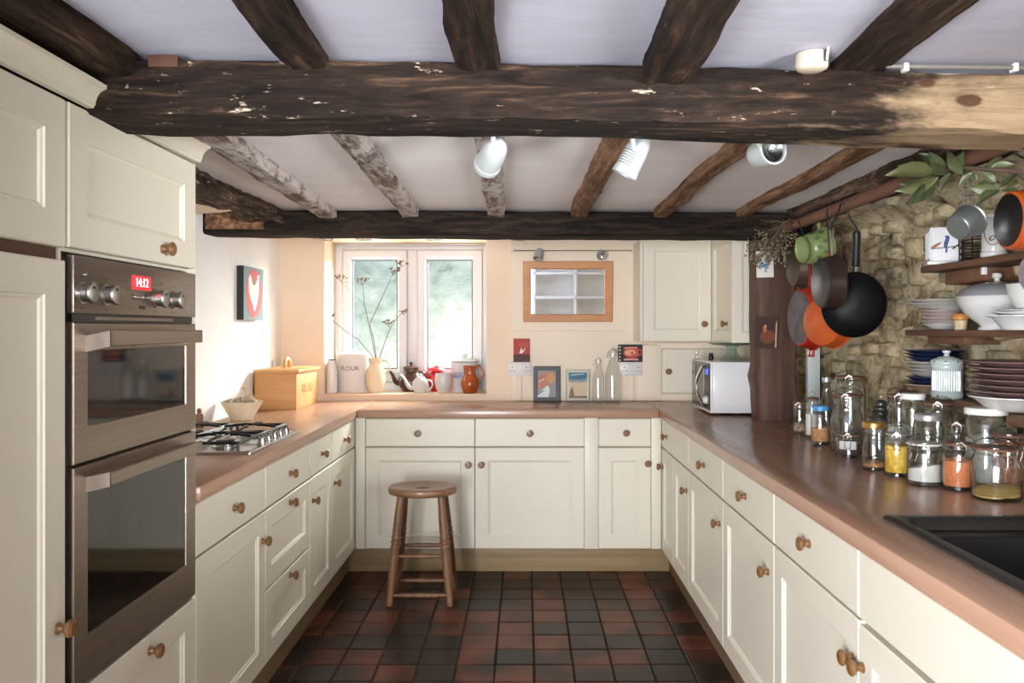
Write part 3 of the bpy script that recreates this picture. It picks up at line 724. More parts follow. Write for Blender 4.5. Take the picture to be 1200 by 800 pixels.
def flat(name, poly, y, mt, parent, th=.0006, M=None):
    """thin flat shape in the x-z plane facing -y"""
    mb = MB(); A = [(x, y, z) for x, z in poly]; B = [(x, y+th, z) for x, z in poly]
    mb.loft([B, A], True, True, M); return mb.build(name, mt, parent, smooth=0)
def blob(cx, cz, rx, rz, n=18, a0=0): return [(cx+rx*math.cos(2*PI*i/n+a0), cz+rz*math.sin(2*PI*i/n+a0)) for i in range(n)]
def col(rgb, rough=.6):
    k = 'print_%d_%d_%d' % rgb
    return bpy.data.materials.get(k) or pbr(k, rgb, rough)

# mirror in a wooden frame
mir = thing('framed_mirror', 'wide mirror in a golden wood frame on the back wall', 'mirror', (.261, YB-.026, 1.5595), (.045,0,0))
ox, oz, fw = .271, .1835, .047
f_ = MB(); r = lambda i, y: rect(-ox+i, ox-i, -oz+i, oz-i, y)
f_.loft([r(0,0), r(0,-.016), r(.003,-.019), r(fw-.006,-.017), r(fw,-.012), r(fw,0)], cap=False, loop=True); f_.build('frame', M_frameoak, mir, smooth=20)
MB().box(-ox+fw-.002, ox-fw+.002, -.008, -.004, -oz+fw-.002, oz-fw+.002).build('mirror_glass', M_mirror, mir, smooth=0)
# cable track with two little spotlights
trk = thing('cable_track', 'thin metal cable track above the mirror', 'light track', (0, YB-.05, 1.806))
tb = MB(); tb.tube([(-.076,0,0),(.66,0,.0)], .0035, 8); tb.build('wire', M_chrome, trk)
for x in (-.074, .655):
    MB().box(x-.008, x+.008, -.006, .047, -.008, .012).build('bracket', M_plastic, trk, bevel=.002)
M_lamp = pbr('lamp_white', (164,170,170), .3)
def spot(name, label, loc, d, L=.105, r0=.029, group=None, vents=True, lens=None, mount=None):
    t_ = thing(name, label, 'spotlight', loc, 0, group)
    Mx = aim(d)
    b = MB(); b.lathe([(.002,-.5*L),(.35*r0,-.49*L),(.66*r0,-.42*L),(.86*r0,-.28*L),(.96*r0,-.08*L),(r0,.15*L),(r0,.36*L),(1.06*r0,.365*L),(1.06*r0,.5*L),(.93*r0,.5*L),(.9*r0,.42*L),(.5*r0,.22*L),(.002,.16*L)], 28, Mx)
    b.build('lamp_shade', M_lamp, t_)
    lz = MB(); lz.lathe([(.002,.26*L),(.42*r0,.28*L),(.86*r0,.44*L)], 24, Mx, cap=False); lz.build('reflector', M_chrome, t_)
    lz = MB(); lz.lathe([(.9*r0,.462*L),(.9*r0,.47*L)], 24, Mx); lz.build('lens', M_glass, t_)
    if vents:
        for k in range(6):
            v = MB(); zz = (-.02+.06*k)*L
            pts = [((r0*1.004)*math.cos(a), (r0*1.004)*math.sin(a), zz) for a in [R(-40+80*i/8)+R(vents) for i in range(9)]]
            v.tube(pts, .0008, 4, M=Mx); v.build('vent_slot', M_dot, t_)
    if mount:
        m = MB(); p = Vector(mount)-Vector(loc); m.tube([p, p*.55], .006, 10); m.tube([p*.6, (0,0,0)], .0045, 8)
        m.box(p.x-.009, p.x+.009, p.y-.012, p.y+.012, p.z-.004, p.z+.004); m.build('bracket', M_enamel, t_)
    return t_
spot('track_spotlight', 'little white spotlight on the track, left of the pair above the mirror', (.083, YB-.075, 1.785), (-.22,-.5,-.85), .075, .026, mount=(.083, YB-.05, 1.806), vents=200)
spot('track_spotlight', 'little white spotlight on the track, right of the pair above the mirror', (.455, YB-.085, 1.782), (.05,-.9,-.5), .06, .026, mount=(.455, YB-.05, 1.806), vents=False)
# sockets, trunking and postcards
def socket(label, x0, x1, z0, z1, y, tx0, tx1):
    t_ = thing('double_socket', label, 'socket', ((x0+x1)/2, y, (z0+z1)/2))
    w2, h2 = (x1-x0)/2, (z1-z0)/2
    MB().box(-w2, w2, -.016, 0, -h2, h2).build('face_plate', M_plastic, t_, bevel=.003)
    for s_ in (-1, 1):
        MB().box(s_*.012-.006, s_*.012+.006, -.019, -.015, .014, .032).build('switch', M_plastic, t_, bevel=.001)
        cx = s_*.042
        for (dx, dz, a, b2) in ((0,.010,.0025,.0045),(-.011,-.012,.004,.0022),(.011,-.012,.004,.0022)):
            MB().box(cx+dx-a, cx+dx+a, -.0165, -.0155, dz-b2, dz+b2).build('pin_hole', M_dot, t_, smooth=0)
    MB().box(tx0-(x0+x1)/2, tx1-(x0+x1)/2, -.012, 0, ZW1-(z0+z1)/2+.002, -h2).build('trunking', M_panelc, t_, bevel=.002)
socket('white double socket below the red flower postcard', -.104, .038, 1.050, 1.132, YB-.023, -.056, -.018)
socket('white double socket below the black and red postcard', .577, .712, 1.050, 1.132, YB-.023, .626, .662)
def postcard(label, x, y, z, w_, h_, base, shapes, rot=0):
    t_ = thing('postcard', label, 'postcard', (x, y, z), (0, rot, 0))
    MB().box(-w_/2, w_/2, -.0008, .0008, -h_/2, h_/2).build('card', col(base), t_, smooth=0)
    for k, (poly, c) in enumerate(shapes): flat('print', poly, -.0012-.0003*k, col(c), t_, .0003)
    return t_
postcard('red postcard of a white lily propped on the left socket', -.019, YB-.030, 1.204, .100, .142, (168,58,50), [
    (rect2 := [(-.05,-.071),(.05,-.071),(.05,-.025),(-.05,-.025)], (74,38,34)),
    ([(-.014,-.018),(-.006,.012),(-.012,.040),(-.002,.016),(.004,-.004),(.020,.012),(.026,.014),(.014,-.006),(.002,-.020)], (236,222,214)),
    ([(-.012,.0),(-.008,.012),(-.016,.02),(-.016,.006)], (60,26,26)), (blob(.012,.03,.03,.02), (186,76,62))])
postcard('black postcard with red cup pattern propped on the right socket', .640, YB-.030, 1.186, .150, .106, (28,24,34), [
    (blob(.008,.004,.050,.034), (196,74,62)), (blob(.058,.006,.013,.022), (196,74,62)), (blob(.058,.006,.007,.014), (28,24,34)), (blob(.0,.004,.034,.018), (226,168,132)), (blob(.012,.0,.012,.010), (206,90,76)),
    ([(-.04,.028),(.046,.030),(.042,.038),(-.036,.036)], (226,150,120)),
    ([(-.038,-.043),(.048,-.043),(.048,-.032),(-.038,-.032)], (222,150,150))] + [(blob(-.064,.038-.02*k,.006,.006,8), (206,190,150)) for k in range(5)])
# framed pictures standing on the worktop
def picture(name, label, x0, x1, z1, y, fwd, mt, base, shapes, lean=.05, paper=(225,220,214)):
    t_ = thing(name, label, 'picture', ((x0+x1)/2, y, ZW1+.001), (-lean, 0, 0))
    w2, h = (x1-x0)/2, z1-ZW1
    b = MB(); r = lambda i, y: rect(-w2+i, w2-i, i, h-i, y)
    b.loft([r(0,0), r(0,-.014), r(.002,-.016), r(fwd-.002,-.016), r(fwd,-.013), r(fwd,0)], cap=False, loop=True); b.build('frame', mt, t_, smooth=20)
    MB().box(-w2+fwd-.001, w2-fwd+.001, -.005, -.002, fwd-.001, h-fwd+.001).build('print', col(base), t_, smooth=0)
    for k, (poly, c) in enumerate(shapes): flat('print_patch', [(x*(w2-fwd), fwd+(h-2*fwd)*z) for x, z in poly], -.0055-.0003*k, col(c), t_, .0003)
    MB().box(-w2+fwd, w2-fwd, -.0105, -.0095, fwd, h-fwd).build('glazing', M_pane, t_, smooth=0)
picture('picture_frame', 'black framed picture standing against the back wall', .052, .213, 1.106, YB-.045, .024, M_frameblack, (168,156,160), [
    ([(-1,.45),(-.6,.9),(-.1,.95),(.1,.6),(.3,.4),(-.2,.3),(-.9,.35)], (214,136,112)), (blob(.45,.72,.45,.2,14), (226,160,110)), ([(-1,0),(-1,.14),(-.2,.36),(.1,.45),(.35,.3),(.2,.0)], (236,240,242)),
    ([(-1,.08),(-.3,.24),(-.3,.28),(-1,.13)], (92,84,88)), ([(-.85,.55),(-.2,.66),(-.2,.7),(-.85,.6)], (240,214,200)), ([(-.85,.68),(-.3,.8),(-.3,.84),(-.85,.73)], (206,96,90))])
picture('picture_frame', 'clear framed seaside picture standing beside the bottles', .246, .396, 1.088, YB-.045, .010, M_glass, (232,226,216), [
    ([(-.86,.05),(-.86,.95),(.86,.95),(.86,.05)], (232,196,168)), ([(-.86,.68),(-.86,.95),(.86,.95),(.86,.68)], (92,126,152)), ([(-.86,.6),(-.86,.7),(.0,.66),(.86,.74),(.86,.62),(.3,.6)], (158,166,172)), ([(-.8,.05),(-.75,.3),(-.5,.45),(-.35,.2),(-.3,.05)], (150,118,100)),
    ([(-.86,.05),(-.86,.12),(.86,.14),(.86,.05)], (150,112,98)), ([(-.7,.84),(.5,.88),(.6,.91),(-.6,.88)], (196,208,216)), ([(-.4,.76),(.7,.79),(.7,.82),(-.3,.79)], (60,92,124))])
def bottle(label, px, py_top, w_, top_w, y, clip):
    base = at(px, 470, y); H_ = at(px, py_top, y).z-ZW1
    t_ = thing('glass_bottle', label, 'bottle', (base.x, y, ZW1+.001), 0)
    b = MB(); b.lathe([(.002,.004),(w_*.85,0),(w_,.006),(w_,H_*.52),(w_*.93,H_*.62),(top_w*1.25,H_*.80),(top_w,H_*.86),(top_w,H_*.95),(top_w*1.2,H_*.955),(top_w*1.2,H_),(top_w*.9,H_)], 24); b.build('bottle_body', M_glass, t_)
    if clip:
        c = MB(); c.lathe([(top_w*.8,H_+.001),(top_w*1.0,H_+.006),(top_w*.8,H_+.016),(.002,H_+.019)], 16); c.build('stopper', M_porc, t_)
        c = MB(); c.tube([(-top_w*1.25,0,H_*.93),(-top_w*1.9,-.004,H_*.90),(-top_w*1.5,-.006,H_*1.0),(-.002,0,H_+.026),(top_w*1.5,-.006,H_*1.0),(top_w*1.9,-.004,H_*.9),(top_w*1.25,0,H_*.93)], .0014, 6); c.build('wire_clip', M_iron, t_)
    else:
        c = MB(); c.tube([(-top_w*1.1,0,H_*.9),(-top_w*2.0,-.004,H_*.84),(-top_w*1.4,0,H_*.99),(0,0,H_+.012),(top_w*1.2,0,H_*.93)], .0011, 6); c.build('wire_clip', M_chrome, t_)
bottle('slim clear swing top bottle beside the seaside picture', 701, 421, .034, .0145, 4.87, False)
bottle('taller clear swing top bottle under the right socket postcard', 718, 413, .044, .019, 4.86, True)
# square wall cupboard behind the microwave
wc = thing('wall_cupboard', 'small square cupboard let into the back wall behind the microwave', 'cupboard', (.798, YB-.028, .897))
f_ = MB(); r = lambda a, b2, c, d, y: rect(a, b2, c, d, y)
f_.loft([r(0,.535,0,.352,.024), r(0,.535,0,.352,.0), r(.032,.484,.042,.318,0), r(.032,.484,.042,.318,.02)], cap=False); f_.build('frame', M_panelc, wc, smooth=20)
d_o = link('door', front_mesh(.447,.271,'flat', M_cream), wc, (.0345,.002,.0445)); link('knob', KNOB, d_o, (.036,.0003,.134))
# L-shaped corner wall cabinet
lw = thing('corner_wall_cabinet', 'cream L-shaped corner wall cabinet above the microwave', 'cabinet', (0,0,0))
ZB, ZT = 1.262, 1.845
cbm = MB(); cbm.box(.658,.674, 4.632,YB-.026, ZB,ZT); cbm.box(.674,1.49,4.652,YB-.026,ZB,ZT); cbm.box(1.088,1.49,4.192,4.652,ZB,ZT); cbm.build('body', M_cream, lw, smooth=0)
o1 = link('door', front_mesh(.390,ZT-ZB-.002,'shaker', M_cream,.062), lw, (.676,4.631,ZB+.001)); link('knob', KNOB, o1, (.346,.0003,.098))
o2 = link('door', front_mesh(.455,ZT-ZB-.002,'shaker', M_cream,.062), lw, (1.0665,4.628,ZB+.001), (0,0,-PI/2)); link('knob', KNOB, o2, (.352,.0003,.098))
o3 = link('end_panel', front_mesh(.40,ZT-ZB-.002,'shaker', M_cream,.05), lw, (1.0675,4.1715,ZB+.001))
# microwave
M_mwface = pbr('microwave_face', (74,68,62), .18, .4)
mw_ = thing('microwave_oven', 'white microwave oven on the worktop beside the oak post', 'microwave', (.94, 4.10, ZW1))
mD, mW, mH = .375, .445, .272
MB().box(.012, mD, 0, mW, .012, mH).build('casing', M_enamel, mw_, bevel=.006)
fp = MB().box(0, .014, .0, mW, .012, mH).build('front_frame', M_enamel, mw_, bevel=.003)
MB().box(-.003, .0, .008, mW-.006, .026, mH-.008).build('door_panel', M_mwface, mw_, smooth=0)
MB().box(-.0045, -.003, .150, mW-.03, .05, mH-.03).build('door_window', M_ovenglass, mw_, smooth=0)
ctl = MB().box(-.005, -.003, .012, .118, .03, mH-.012).build('control_panel', M_black, mw_, smooth=0)
MB().box(-.0062, -.005, .035, .095, .205, .235).build('display', pbr('blue_display', (20,40,110), .3, emit=((70,120,255),.9)), ctl, smooth=0)
kd = MB(); kd.lathe([(.021,0),(.021,.004),(.016,.018),(.012,.02)], 20, T(-.005,.065,.075) @ Matrix.Rotation(-PI/2,4,'Y')); kd.build('dial', M_plastic, ctl)
hd = MB(); pts = [(-.004,.125,.245)] + [(-.012-.03*math.sin(PI*i/10), .125+.028*math.sin(PI*i/10), .245-.205*i/10) for i in range(11)] + [(-.004,.125,.04)]
hd.tube(pts, .0075, 10); hd.build('handle', M_chrome, mw_)
for (x, y) in ((.05,.04),(.05,mW-.04),(mD-.05,.04),(mD-.05,mW-.04)):
    b = MB(); b.lathe([(.013,0),(.014,.013)], 12, T(x,y,0)); b.build('foot', M_black, mw_)
MB().lathe([(.004,0),(.004,.002)], 10, T(.27,-.0005,.03) @ Matrix.Rotation(PI/2,4,'X')).build('screw', M_iron, mw_)
ck = thing('cake_stand', 'green glass cake stand on top of the microwave', 'cake stand', (1.098, 4.30, ZW1+mH))
b = MB(); b.lathe([(.002,.003),(.058,0),(.060,.004),(.052,.010),(.034,.030),(.026,.050),(.026,.066),(.040,.078),(.10,.083),(.118,.088),(.121,.094),(.117,.0925),(.10,.088),(.002,.086)], 40); b.build('glass_stand', M_gglass, ck)
for (label, px, y, r0, h_, mt, capm) in (('little clear glass shaker at the left front of the microwave top', 815.5, 4.50, .011, .043, M_glass, M_chrome), ('little dark bottle on the microwave top', 832, 4.34, .013, .040, M_black, M_black)):
    p = at(px, 420, y); t_ = thing('shaker', label, 'shaker', (p.x+.006, y, ZW1+mH))
    b = MB(); b.lathe([(r0*.9,0),(r0,.003),(r0,h_*.6),(r0*.75,h_*.72)], 16); b.build('shaker_body', mt, t_)
    b = MB(); b.lathe([(r0*.8,h_*.7),(r0*.85,h_*.75),(r0*.8,h_*.95),(r0*.3,h_)], 16); b.build('cap', capm, t_)
cb_ = MB(); cb_.tube([(1.34,4.0,.899),(1.315,3.93,.899),(1.33,3.90,.899),(1.37,3.93,.899),(1.40,4.02,.899)], .0035, 8)
tag(cb_.build('power_cord', M_black), 'short loop of black cord on the worktop at the foot of the oak post', 'cord')
# pale board standing behind the post
tag(MB().box(1.405,1.465, 4.02,4.06, ZW1+.001,1.44).build('pale_board', pbr('pale_grey_paint', (196,204,200), .5), bevel=.004), 'pale grey upright strip standing behind the oak post', 'strip')

# ================================================================== WINDOW SILL THINGS
ZS = .9385
def handle_tube(pts, r, mt, parent, name='handle', n=8):
    b = MB(); b.tube(pts, r, n); return b.build(name, mt, parent, smooth=60)
def bez(p0, p1, p2, p3, n=10):
    p0, p1, p2, p3 = map(Vector, (p0, p1, p2, p3)); return [(1-t)**3*p0+3*(1-t)**2*t*p1+3*(1-t)*t*t*p2+t**3*p3 for t in [i/n for i in range(n+1)]]
def lathe_part(name, prof, mt, parent, n=32, M=None, sx=1, sy=1, smooth=45):
    b = MB(); b.lathe(prof, n, M, sx, sy); return b.build(name, mt, parent, smooth=smooth)
def wrap(o, r):                              # wrap flat x-z lettering round a cylinder of radius r
    for v in o.data.vertices:
        a = v.co.x/r; d = r-v.co.y; v.co = (d*math.sin(a), -d*math.cos(a), v.co.z)
XZ = Matrix.Rotation(PI/2, 4, 'X')
fb = thing('flour_bin', 'large white enamel flour bin on the window sill', 'flour bin', (-1.082, 5.095, ZS))
lathe_part('bin_body', [(.097,0),(.100,.004),(.100,.232),(.102,.236),(.098,.236)], M_enamel, fb, 40)
lid = lathe_part('lid', [(.1035,.230),(.1045,.238),(.098,.245),(.05,.252),(.002,.254)], M_enamel, fb, 40)
lathe_part('lid_knob', [(.008,.252),(.007,.258),(.012,.266),(.009,.272),(.002,.273)], M_enamel, lid, 16)
o = text('lettering', 'FLOUR', .038, pbr('black_lettering', (40,40,46), .4), fb, T(0,0,.150) @ XZ); wrap(o, .1003)
for s_ in (-1,1): handle_tube([(s_*.1,0,.19),(s_*.118,0,.186),(s_*.122,0,.165),(s_*.118,0,.144),(s_*.1,0,.14)], .004, M_blueen, fb)
jg = thing('enamel_jug', 'tall white enamel jug with blue rim in the left corner of the sill', 'jug', (-1.186, 4.985, ZS))
lathe_part('jug_body', [(.029,0),(.033,.003),(.0335,.06),(.030,.14),(.022,.195),(.020,.203)], M_enamel, jg)
lathe_part('rim', [(.0195,.201),(.0215,.204),(.0205,.208),(.018,.206),(.018,.190)], M_blueen, jg)
va = thing('ribbed_jug', 'cream stoneware jug holding dried seed heads', 'jug', (-.927, 5.035, ZS))
lathe_part('jug_body', [(.040,0),(.044,.004),(.055,.045),(.063,.085),(.063,.105),(.054,.140),(.040,.165),(.036,.180),(.040,.200),(.0455,.208),(.0455,.214),(.041,.213),(.034,.185),(.002,.15)], M_cream_cer, va)
handle_tube(bez((.042,0,.2),(.10,0,.21),(.10,0,.13),(.054,0,.115)), [.006]*11, M_cream_cer, va)
for k, (stem, heads) in enumerate([
    ([(441,419),(437.5,395),(433,380),(447,350),(461,319)], [((460.5,317),1.0),((471,308),.75)]),
    ([(440,419),(436,398),(432,379),(427,356),(425,333)], [((424,329),.9),((399,325),.8)]),
    ([(437,418),(420,398),(405,388),(392,377),(386,371)], [((384,370),.95),((377.5,367),.5)]),
    ([(445,418),(452,398),(457,385),(465,373),(472,366)], [((456,378),.95),((473,365),.7)])]):
    yk = 5.03+.012*k
    t_ = thing('dried_seed_stem', ['tallest dried seed head stem, leaning right in the cream jug','upright dried seed head stem, left of the tallest','dried seed head stem leaning far left out of the cream jug','dried seed head stem leaning right, low over the brown teapot'][k], 'dried flower', at(stem[0][0], stem[0][1]+12, yk), 0)
    o0 = t_.location
    pts = [at(a, b, yk)-o0 for a, b in stem]
    b = MB(); b.tube([Vector((0,0,0))]+pts, [.0026]*2+[.0022]*(len(pts)-2)+[.0012], 6)
    if k == 1: b.tube([pts[3], at(415,346,yk)-o0, at(400,330,yk)-o0], .001, 5)
    b.build('stem', M_dry, t_)
    for (hp, sc) in heads:
        rg = random.Random(k*7+int(hp[0])); hb2 = MB(); c = at(hp[0], hp[1], yk)-o0; root = c+Vector((0,0,-.03*sc))
        near = min(pts, key=lambda p: (p-root).length); hb2.tube([near, root], .001, 5)
        for q in range(11):
            e = c+Vector((rg.uniform(-.045,.045)*sc, rg.uniform(-.03,.03)*sc, rg.uniform(-.008,.018)*sc))
            hb2.tube([root, e], .0006, 4); hb2.ball(e, .0045*sc+.0015, 6); hb2.ball(e+Vector((.006,0,.004))*sc, .003, 6)
        hb2.build('seed_head', M_seed, t_)['kind'] = 'stuff'
def teapot(name, label, loc, r0, h, mt, lidmt, spout, handle, knobmt=None, neck=False):
    t_ = thing(name, label, 'teapot', loc)
    if neck: prof = [(.6*r0,0),(.66*r0,.004),(.95*r0,.25*h),(r0,.42*h),(.9*r0,.60*h),(.66*r0,.74*h),(.60*r0,.80*h),(.60*r0,.96*h),(.63*r0,h),(.55*r0,h)]
    else: prof = [(.62*r0,0),(.68*r0,.004),(.94*r0,.28*h),(r0,.5*h),(.92*r0,.74*h),(.68*r0,.92*h),(.5*r0,.98*h),(.46*r0,h)]
    lathe_part('pot_body', prof, mt, t_)
    q = .6 if neck else .48
    l_ = lathe_part('lid', [(q*r0*1.06,.985*h),(q*r0*1.08,1.01*h),(q*r0*.8,1.06*h),(.002,1.09*h)], lidmt, t_)
    lathe_part('lid_knob', [(.006,1.08*h),(.006,1.12*h),(.012,1.16*h),(.010,1.22*h),(.002,1.24*h)], knobmt or lidmt, l_, 16)
    b = MB(); n = len(spout); b.tube(spout, [.018-.010*i/(n-1) for i in range(n)] if r0 > .06 else [.013-.007*i/(n-1) for i in range(n)], 12); b.build('spout', mt, t_, smooth=60)
    handle_tube(handle, .0055, mt, t_)
    return t_
teapot('brown_teapot', 'dark brown glazed teapot behind the small white teapot', (-.722, 5.14, ZS), .082, .150, M_brown, M_brown, bez((-.068,-.0,.05),(-.12,0,.05),(-.10,0,.10),(-.135,0,.125)), bez((.05,0,.125),(.105,0,.13),(.11,0,.04),(.07,0,.04)), pbr('dark_knob',(30,34,48),.3), neck=True)
teapot('white_teapot', 'small round white teapot in front of the brown one', (-.645, 5.005, ZS), .052, .094, M_porc, M_porc, bez((-.045,0,.028),(-.095,0,.03),(-.075,0,.085),(-.125,0,.112)), bez((.04,0,.078),(.085,0,.09),(.085,0,.02),(.045,0,.022)))
rc = teapot('red_coffee_pot', 'red enamel coffee pot with a domed red lid', (-.560, 5.135, ZS), .050, .130, M_redg, M_redg, bez((-.03,0,.07),(-.06,0,.08),(-.05,0,.10),(-.062,0,.125)), bez((.035,0,.115),(.09,0,.12),(.085,0,.03),(.044,0,.03)))
lathe_part('wide_lid', [(.058,.126),(.063,.130),(.058,.138),(.03,.150),(.012,.154),(.002,.155)], M_redg, rc)
cu = thing('white_cup', 'plain white rounded cup right of the red coffee pot', 'cup', (-.503, 5.0, ZS))
lathe_part('cup_body', [(.028,0),(.030,.004),(.047,.030),(.0535,.065),(.052,.100),(.048,.122),(.0465,.122),(.050,.10),(.051,.065),(.044,.032),(.002,.01)], M_porc, cu)
bt = thing('blue_white_tin', 'white enamel lidded tin with blue markings behind the orange jug', 'tin', (-.381, 5.128, ZS))
lathe_part('tin_body', [(.079,0),(.082,.004),(.082,.186),(.084,.19),(.079,.19)], M_enamel, bt, 40)
l_ = lathe_part('lid', [(.0855,.184),(.087,.190),(.080,.197),(.05,.208),(.002,.212)], M_enamel, bt, 40); lathe_part('lid_knob', [(.012,.209),(.011,.216),(.016,.222),(.016,.236),(.002,.238)], M_enamel, l_, 20)
lathe_part('blue_rim', [(.0865,.1865),(.0882,.189),(.0865,.191)], M_blueen, bt, 40)
rg = random.Random(3)
for k in range(9):
    b = MB(); u0 = -.070+.014*k; v0 = .105+rg.uniform(-.012,.012)
    pts = []
    for i in range(7):
        u = u0+.009*math.sin(i*1.7+k); v = v0+.034*(i/6-.5)
        a = u/.0825; pts.append((.0828*math.sin(a), -.0828*math.cos(a), v))
    b.tube(pts, .0022, 5); b.build('blue_stroke', pbr('cobalt_blue', (60,96,176), .3), bt)
for s_ in (-1,1): handle_tube([(s_*.082,0,.165),(s_*.099,0,.165),(s_*.101,0,.155),(s_*.082,0,.15)], .004, M_blueen, bt)
tj = thing('terracotta_jug', 'orange brown glazed jug at the right end of the sill', 'jug', (-.338, 4.99, ZS))
lathe_part('jug_body', [(.038,0),(.042,.004),(.053,.035),(.0562,.058),(.052,.082),(.042,.100),(.037,.112),(.036,.13),(.039,.158),(.041,.168),(.037,.166),(.032,.12),(.002,.09)], M_terra, tj)
handle_tube(bez((.036,0,.158),(.10,0,.168),(.098,0,.09),(.054,0,.078)), .0065, M_terra, tj)

# ================================================================== LEFT SIDE
bb = thing('bread_bin', 'pale wooden bread bin in the corner of the left worktop', 'bread bin', (-1.355, 4.62, ZW1))
bx, by, bh = .115, .215, .198
MB().box(-bx, bx, -by, by, .0, bh).build('box', M_pine, bb, bevel=.003)
ld = MB().box(-bx-.012+.012, bx+.016, -by-.016, by+.016, bh, bh+.020).build('lid', M_pine, bb, bevel=.004)
ah = MB(); ah.tube([(0,-.055,bh+.018)]+[(0,-.055*math.cos(PI*i/10), bh+.022+.05*math.sin(PI*i/10)) for i in range(11)]+[(0,.055,bh+.018)], .012, 8); ah.build('handle', M_pine, ld, smooth=60)
text('lettering', 'BREAD', .075, pbr('burnt_letters', (186,132,86), .6), bb, T(bx+.0002, 0, bh*.52) @ Matrix.Rotation(PI/2,4,'Z') @ XZ, .0015)
so2 = MB().box(0,.012,-.035,.035,-.02,.02); tag(so2.build('wall_socket', M_plastic, loc=(XL+.001, 4.80, 1.128), bevel=.002), 'small grey-white fitting on the left wall behind the bread bin handle', 'socket')
bo = thing('boat_bowl', 'cream oval bowl of dried flowers with a stick mast, behind the hob', 'bowl', (-1.372, 3.93, ZW1), R(8))
pr = [(.05,0),(.052,.006),(.070,.035),(.096,.082),(.100,.088),(.094,.086),(.066,.04),(.002,.03)]
lathe_part('bowl', pr, M_cream_cer, bo, 36, None, 1.0, .62)
rg = random.Random(4); dm = MB()
for k in range(60):
    a = rg.uniform(0, 2*PI); q = rg.uniform(0,1)**.5
    dm.ball((.085*q*math.cos(a), .05*q*math.sin(a), .080+.014*(1-q)+rg.uniform(0,.012)), rg.uniform(.006,.012), 6)
dm.build('dried_filling', pbr('dried_petals', (146,132,104), .9, rgb2=(206,196,176), sc=40), bo, smooth=60)['kind'] = 'stuff'
b = MB(); b.tube([(.015,0,.07),(.018,0,.155)], .006, 6); b.tube([(.018,0,.155),(-.004,0,.150)], .005, 6); b.ball((.045,.0,.10), .02, 8, .7,.5,1.1); b.build('driftwood_mast', pbr('driftwood', (196,174,144), .8), bo)
pm = thing('pepper_mill', 'little turned wooden mill half hidden behind the oven', 'mill', (-1.43, 3.56, ZW1))
lathe_part('mill_body', [(.02,0),(.021,.01),(.015,.03),(.018,.05),(.016,.066),(.008,.070),(.010,.08),(.007,.09),(.002,.092)], M_stool, pm, 16)
# rooster canvas on the left wall; local x runs along the wall away from the camera, -y faces the room
rc_ = thing('rooster_canvas', 'canvas of a white cockerel on a red oval, hung on the left wall', 'painting', (XL+.038, 4.345, 1.522), PI/2)
MB().box(-.155,.155,.0,.036,-.140,.140).build('canvas', col((112,140,140)), rc_, smooth=0)
MB().box(-.156,-.1545,.001,.036,-.1405,.1405).build('dark_edge', col((34,36,36)), rc_, smooth=0)
flat('red_oval', blob(0,.0,.125,.132,28), -.001, col((196,84,88)), rc_)
flat('cockerel', [(-.085,.075),(-.07,.098),(-.05,.10),(-.04,.075),(-.025,.05),(.0,.045),(.03,.055),(.05,.08),(.058,.105),(.075,.112),(.085,.10),(.078,.085),(.082,.05),(.075,.0),(.055,-.04),(.03,-.07),(.015,-.10),(.0,-.10),(-.02,-.06),(-.055,-.03),(-.08,.01)], -.0016, col((238,228,222)), rc_)
flat('cockerel_tail', [(-.035,.088),(-.02,.05),(.015,.05),(.03,.075),(-.005,.062)], -.0022, col((112,140,140)), rc_)
flat('cockerel_legs', [(-.004,-.09),(.02,-.09),(.022,-.115),(.04,-.128),(-.02,-.128),(-.002,-.115)], -.0022, col((228,120,110)), rc_)
flat('cockerel_comb', [(.058,.105),(.064,.122),(.074,.114),(.082,.124),(.085,.104)], -.0022, col((206,70,76)), rc_)

# ================================================================== STOOL
st = thing('wooden_stool', 'turned wooden stool with a dished oval seat standing on the tiles', 'stool', (-.506, 4.02, 0))
n = 36; sx, sy = .170, .138
def oval(s_, z, f=lambda u, v: 0): return [(sx*s_*math.cos(2*PI*i/n), sy*s_*math.sin(2*PI*i/n), z+f(math.cos(2*PI*i/n)*s_, math.sin(2*PI*i/n)*s_)) for i in range(n)]
b = MB(); b.loft([oval(.90,.520), oval(.97,.524), oval(1.0,.534), oval(1.0,.548), oval(.975,.556), oval(.93,.558), oval(.8,.555), oval(.55,.550), oval(.25,.547)]); b.build('seat', M_stoolseat, st, smooth=60)
flat_slot = MB(); flat_slot.lathe([(.03,.5472),(.03,.5480)], 18, None, 1.1, .38); flat_slot.build('hand_slot', pbr('dark_slot', (40,28,20), .8), st)
legs = {}
for (sx_, sy_) in ((-1,-1),(1,-1),(1,1),(-1,1)):
    top = Vector((sx_*.098, sy_*.078, .522)); bot = Vector((sx_*.147, sy_*.118, .001)); d = bot-top; L = d.length
    legs[(sx_, sy_)] = (top, bot)
    prof = [(.017,0),(.0175,.03),(.020,.10),(.0215,.17),(.0205,.19),(.0235,.195),(.0235,.203),(.0195,.207),(.0195,.211),(.024,.216),(.024,.226),(.0195,.231),(.0195,.235),(.0235,.240),(.0235,.248),(.0205,.254),(.0225,.29),(.022,.36),(.0185,.43),(.0155,.49),(.017,.498),(.017,.507),(.0145,.512),(.0145,L)]
    b = MB(); b.lathe(prof, 16, T(*top) @ aim(d)); b.build('leg', M_stool, st, smooth=40)
def rung(k1, k2, z):
    p = [legs[k][0]+(legs[k][1]-legs[k][0])*((.522-z)/.521) for k in (k1, k2)]
    m_ = (p[0]+p[1])/2
    b = MB(); b.tube([p[0], p[0]*.7+p[1]*.3, m_, p[0]*.3+p[1]*.7, p[1]], [.007,.0105,.0125,.0105,.007], 10); b.build('rung', M_stool, st, smooth=60)
for z in (.236, .052): rung((-1,-1),(1,-1),z); rung((-1,1),(1,1),z)
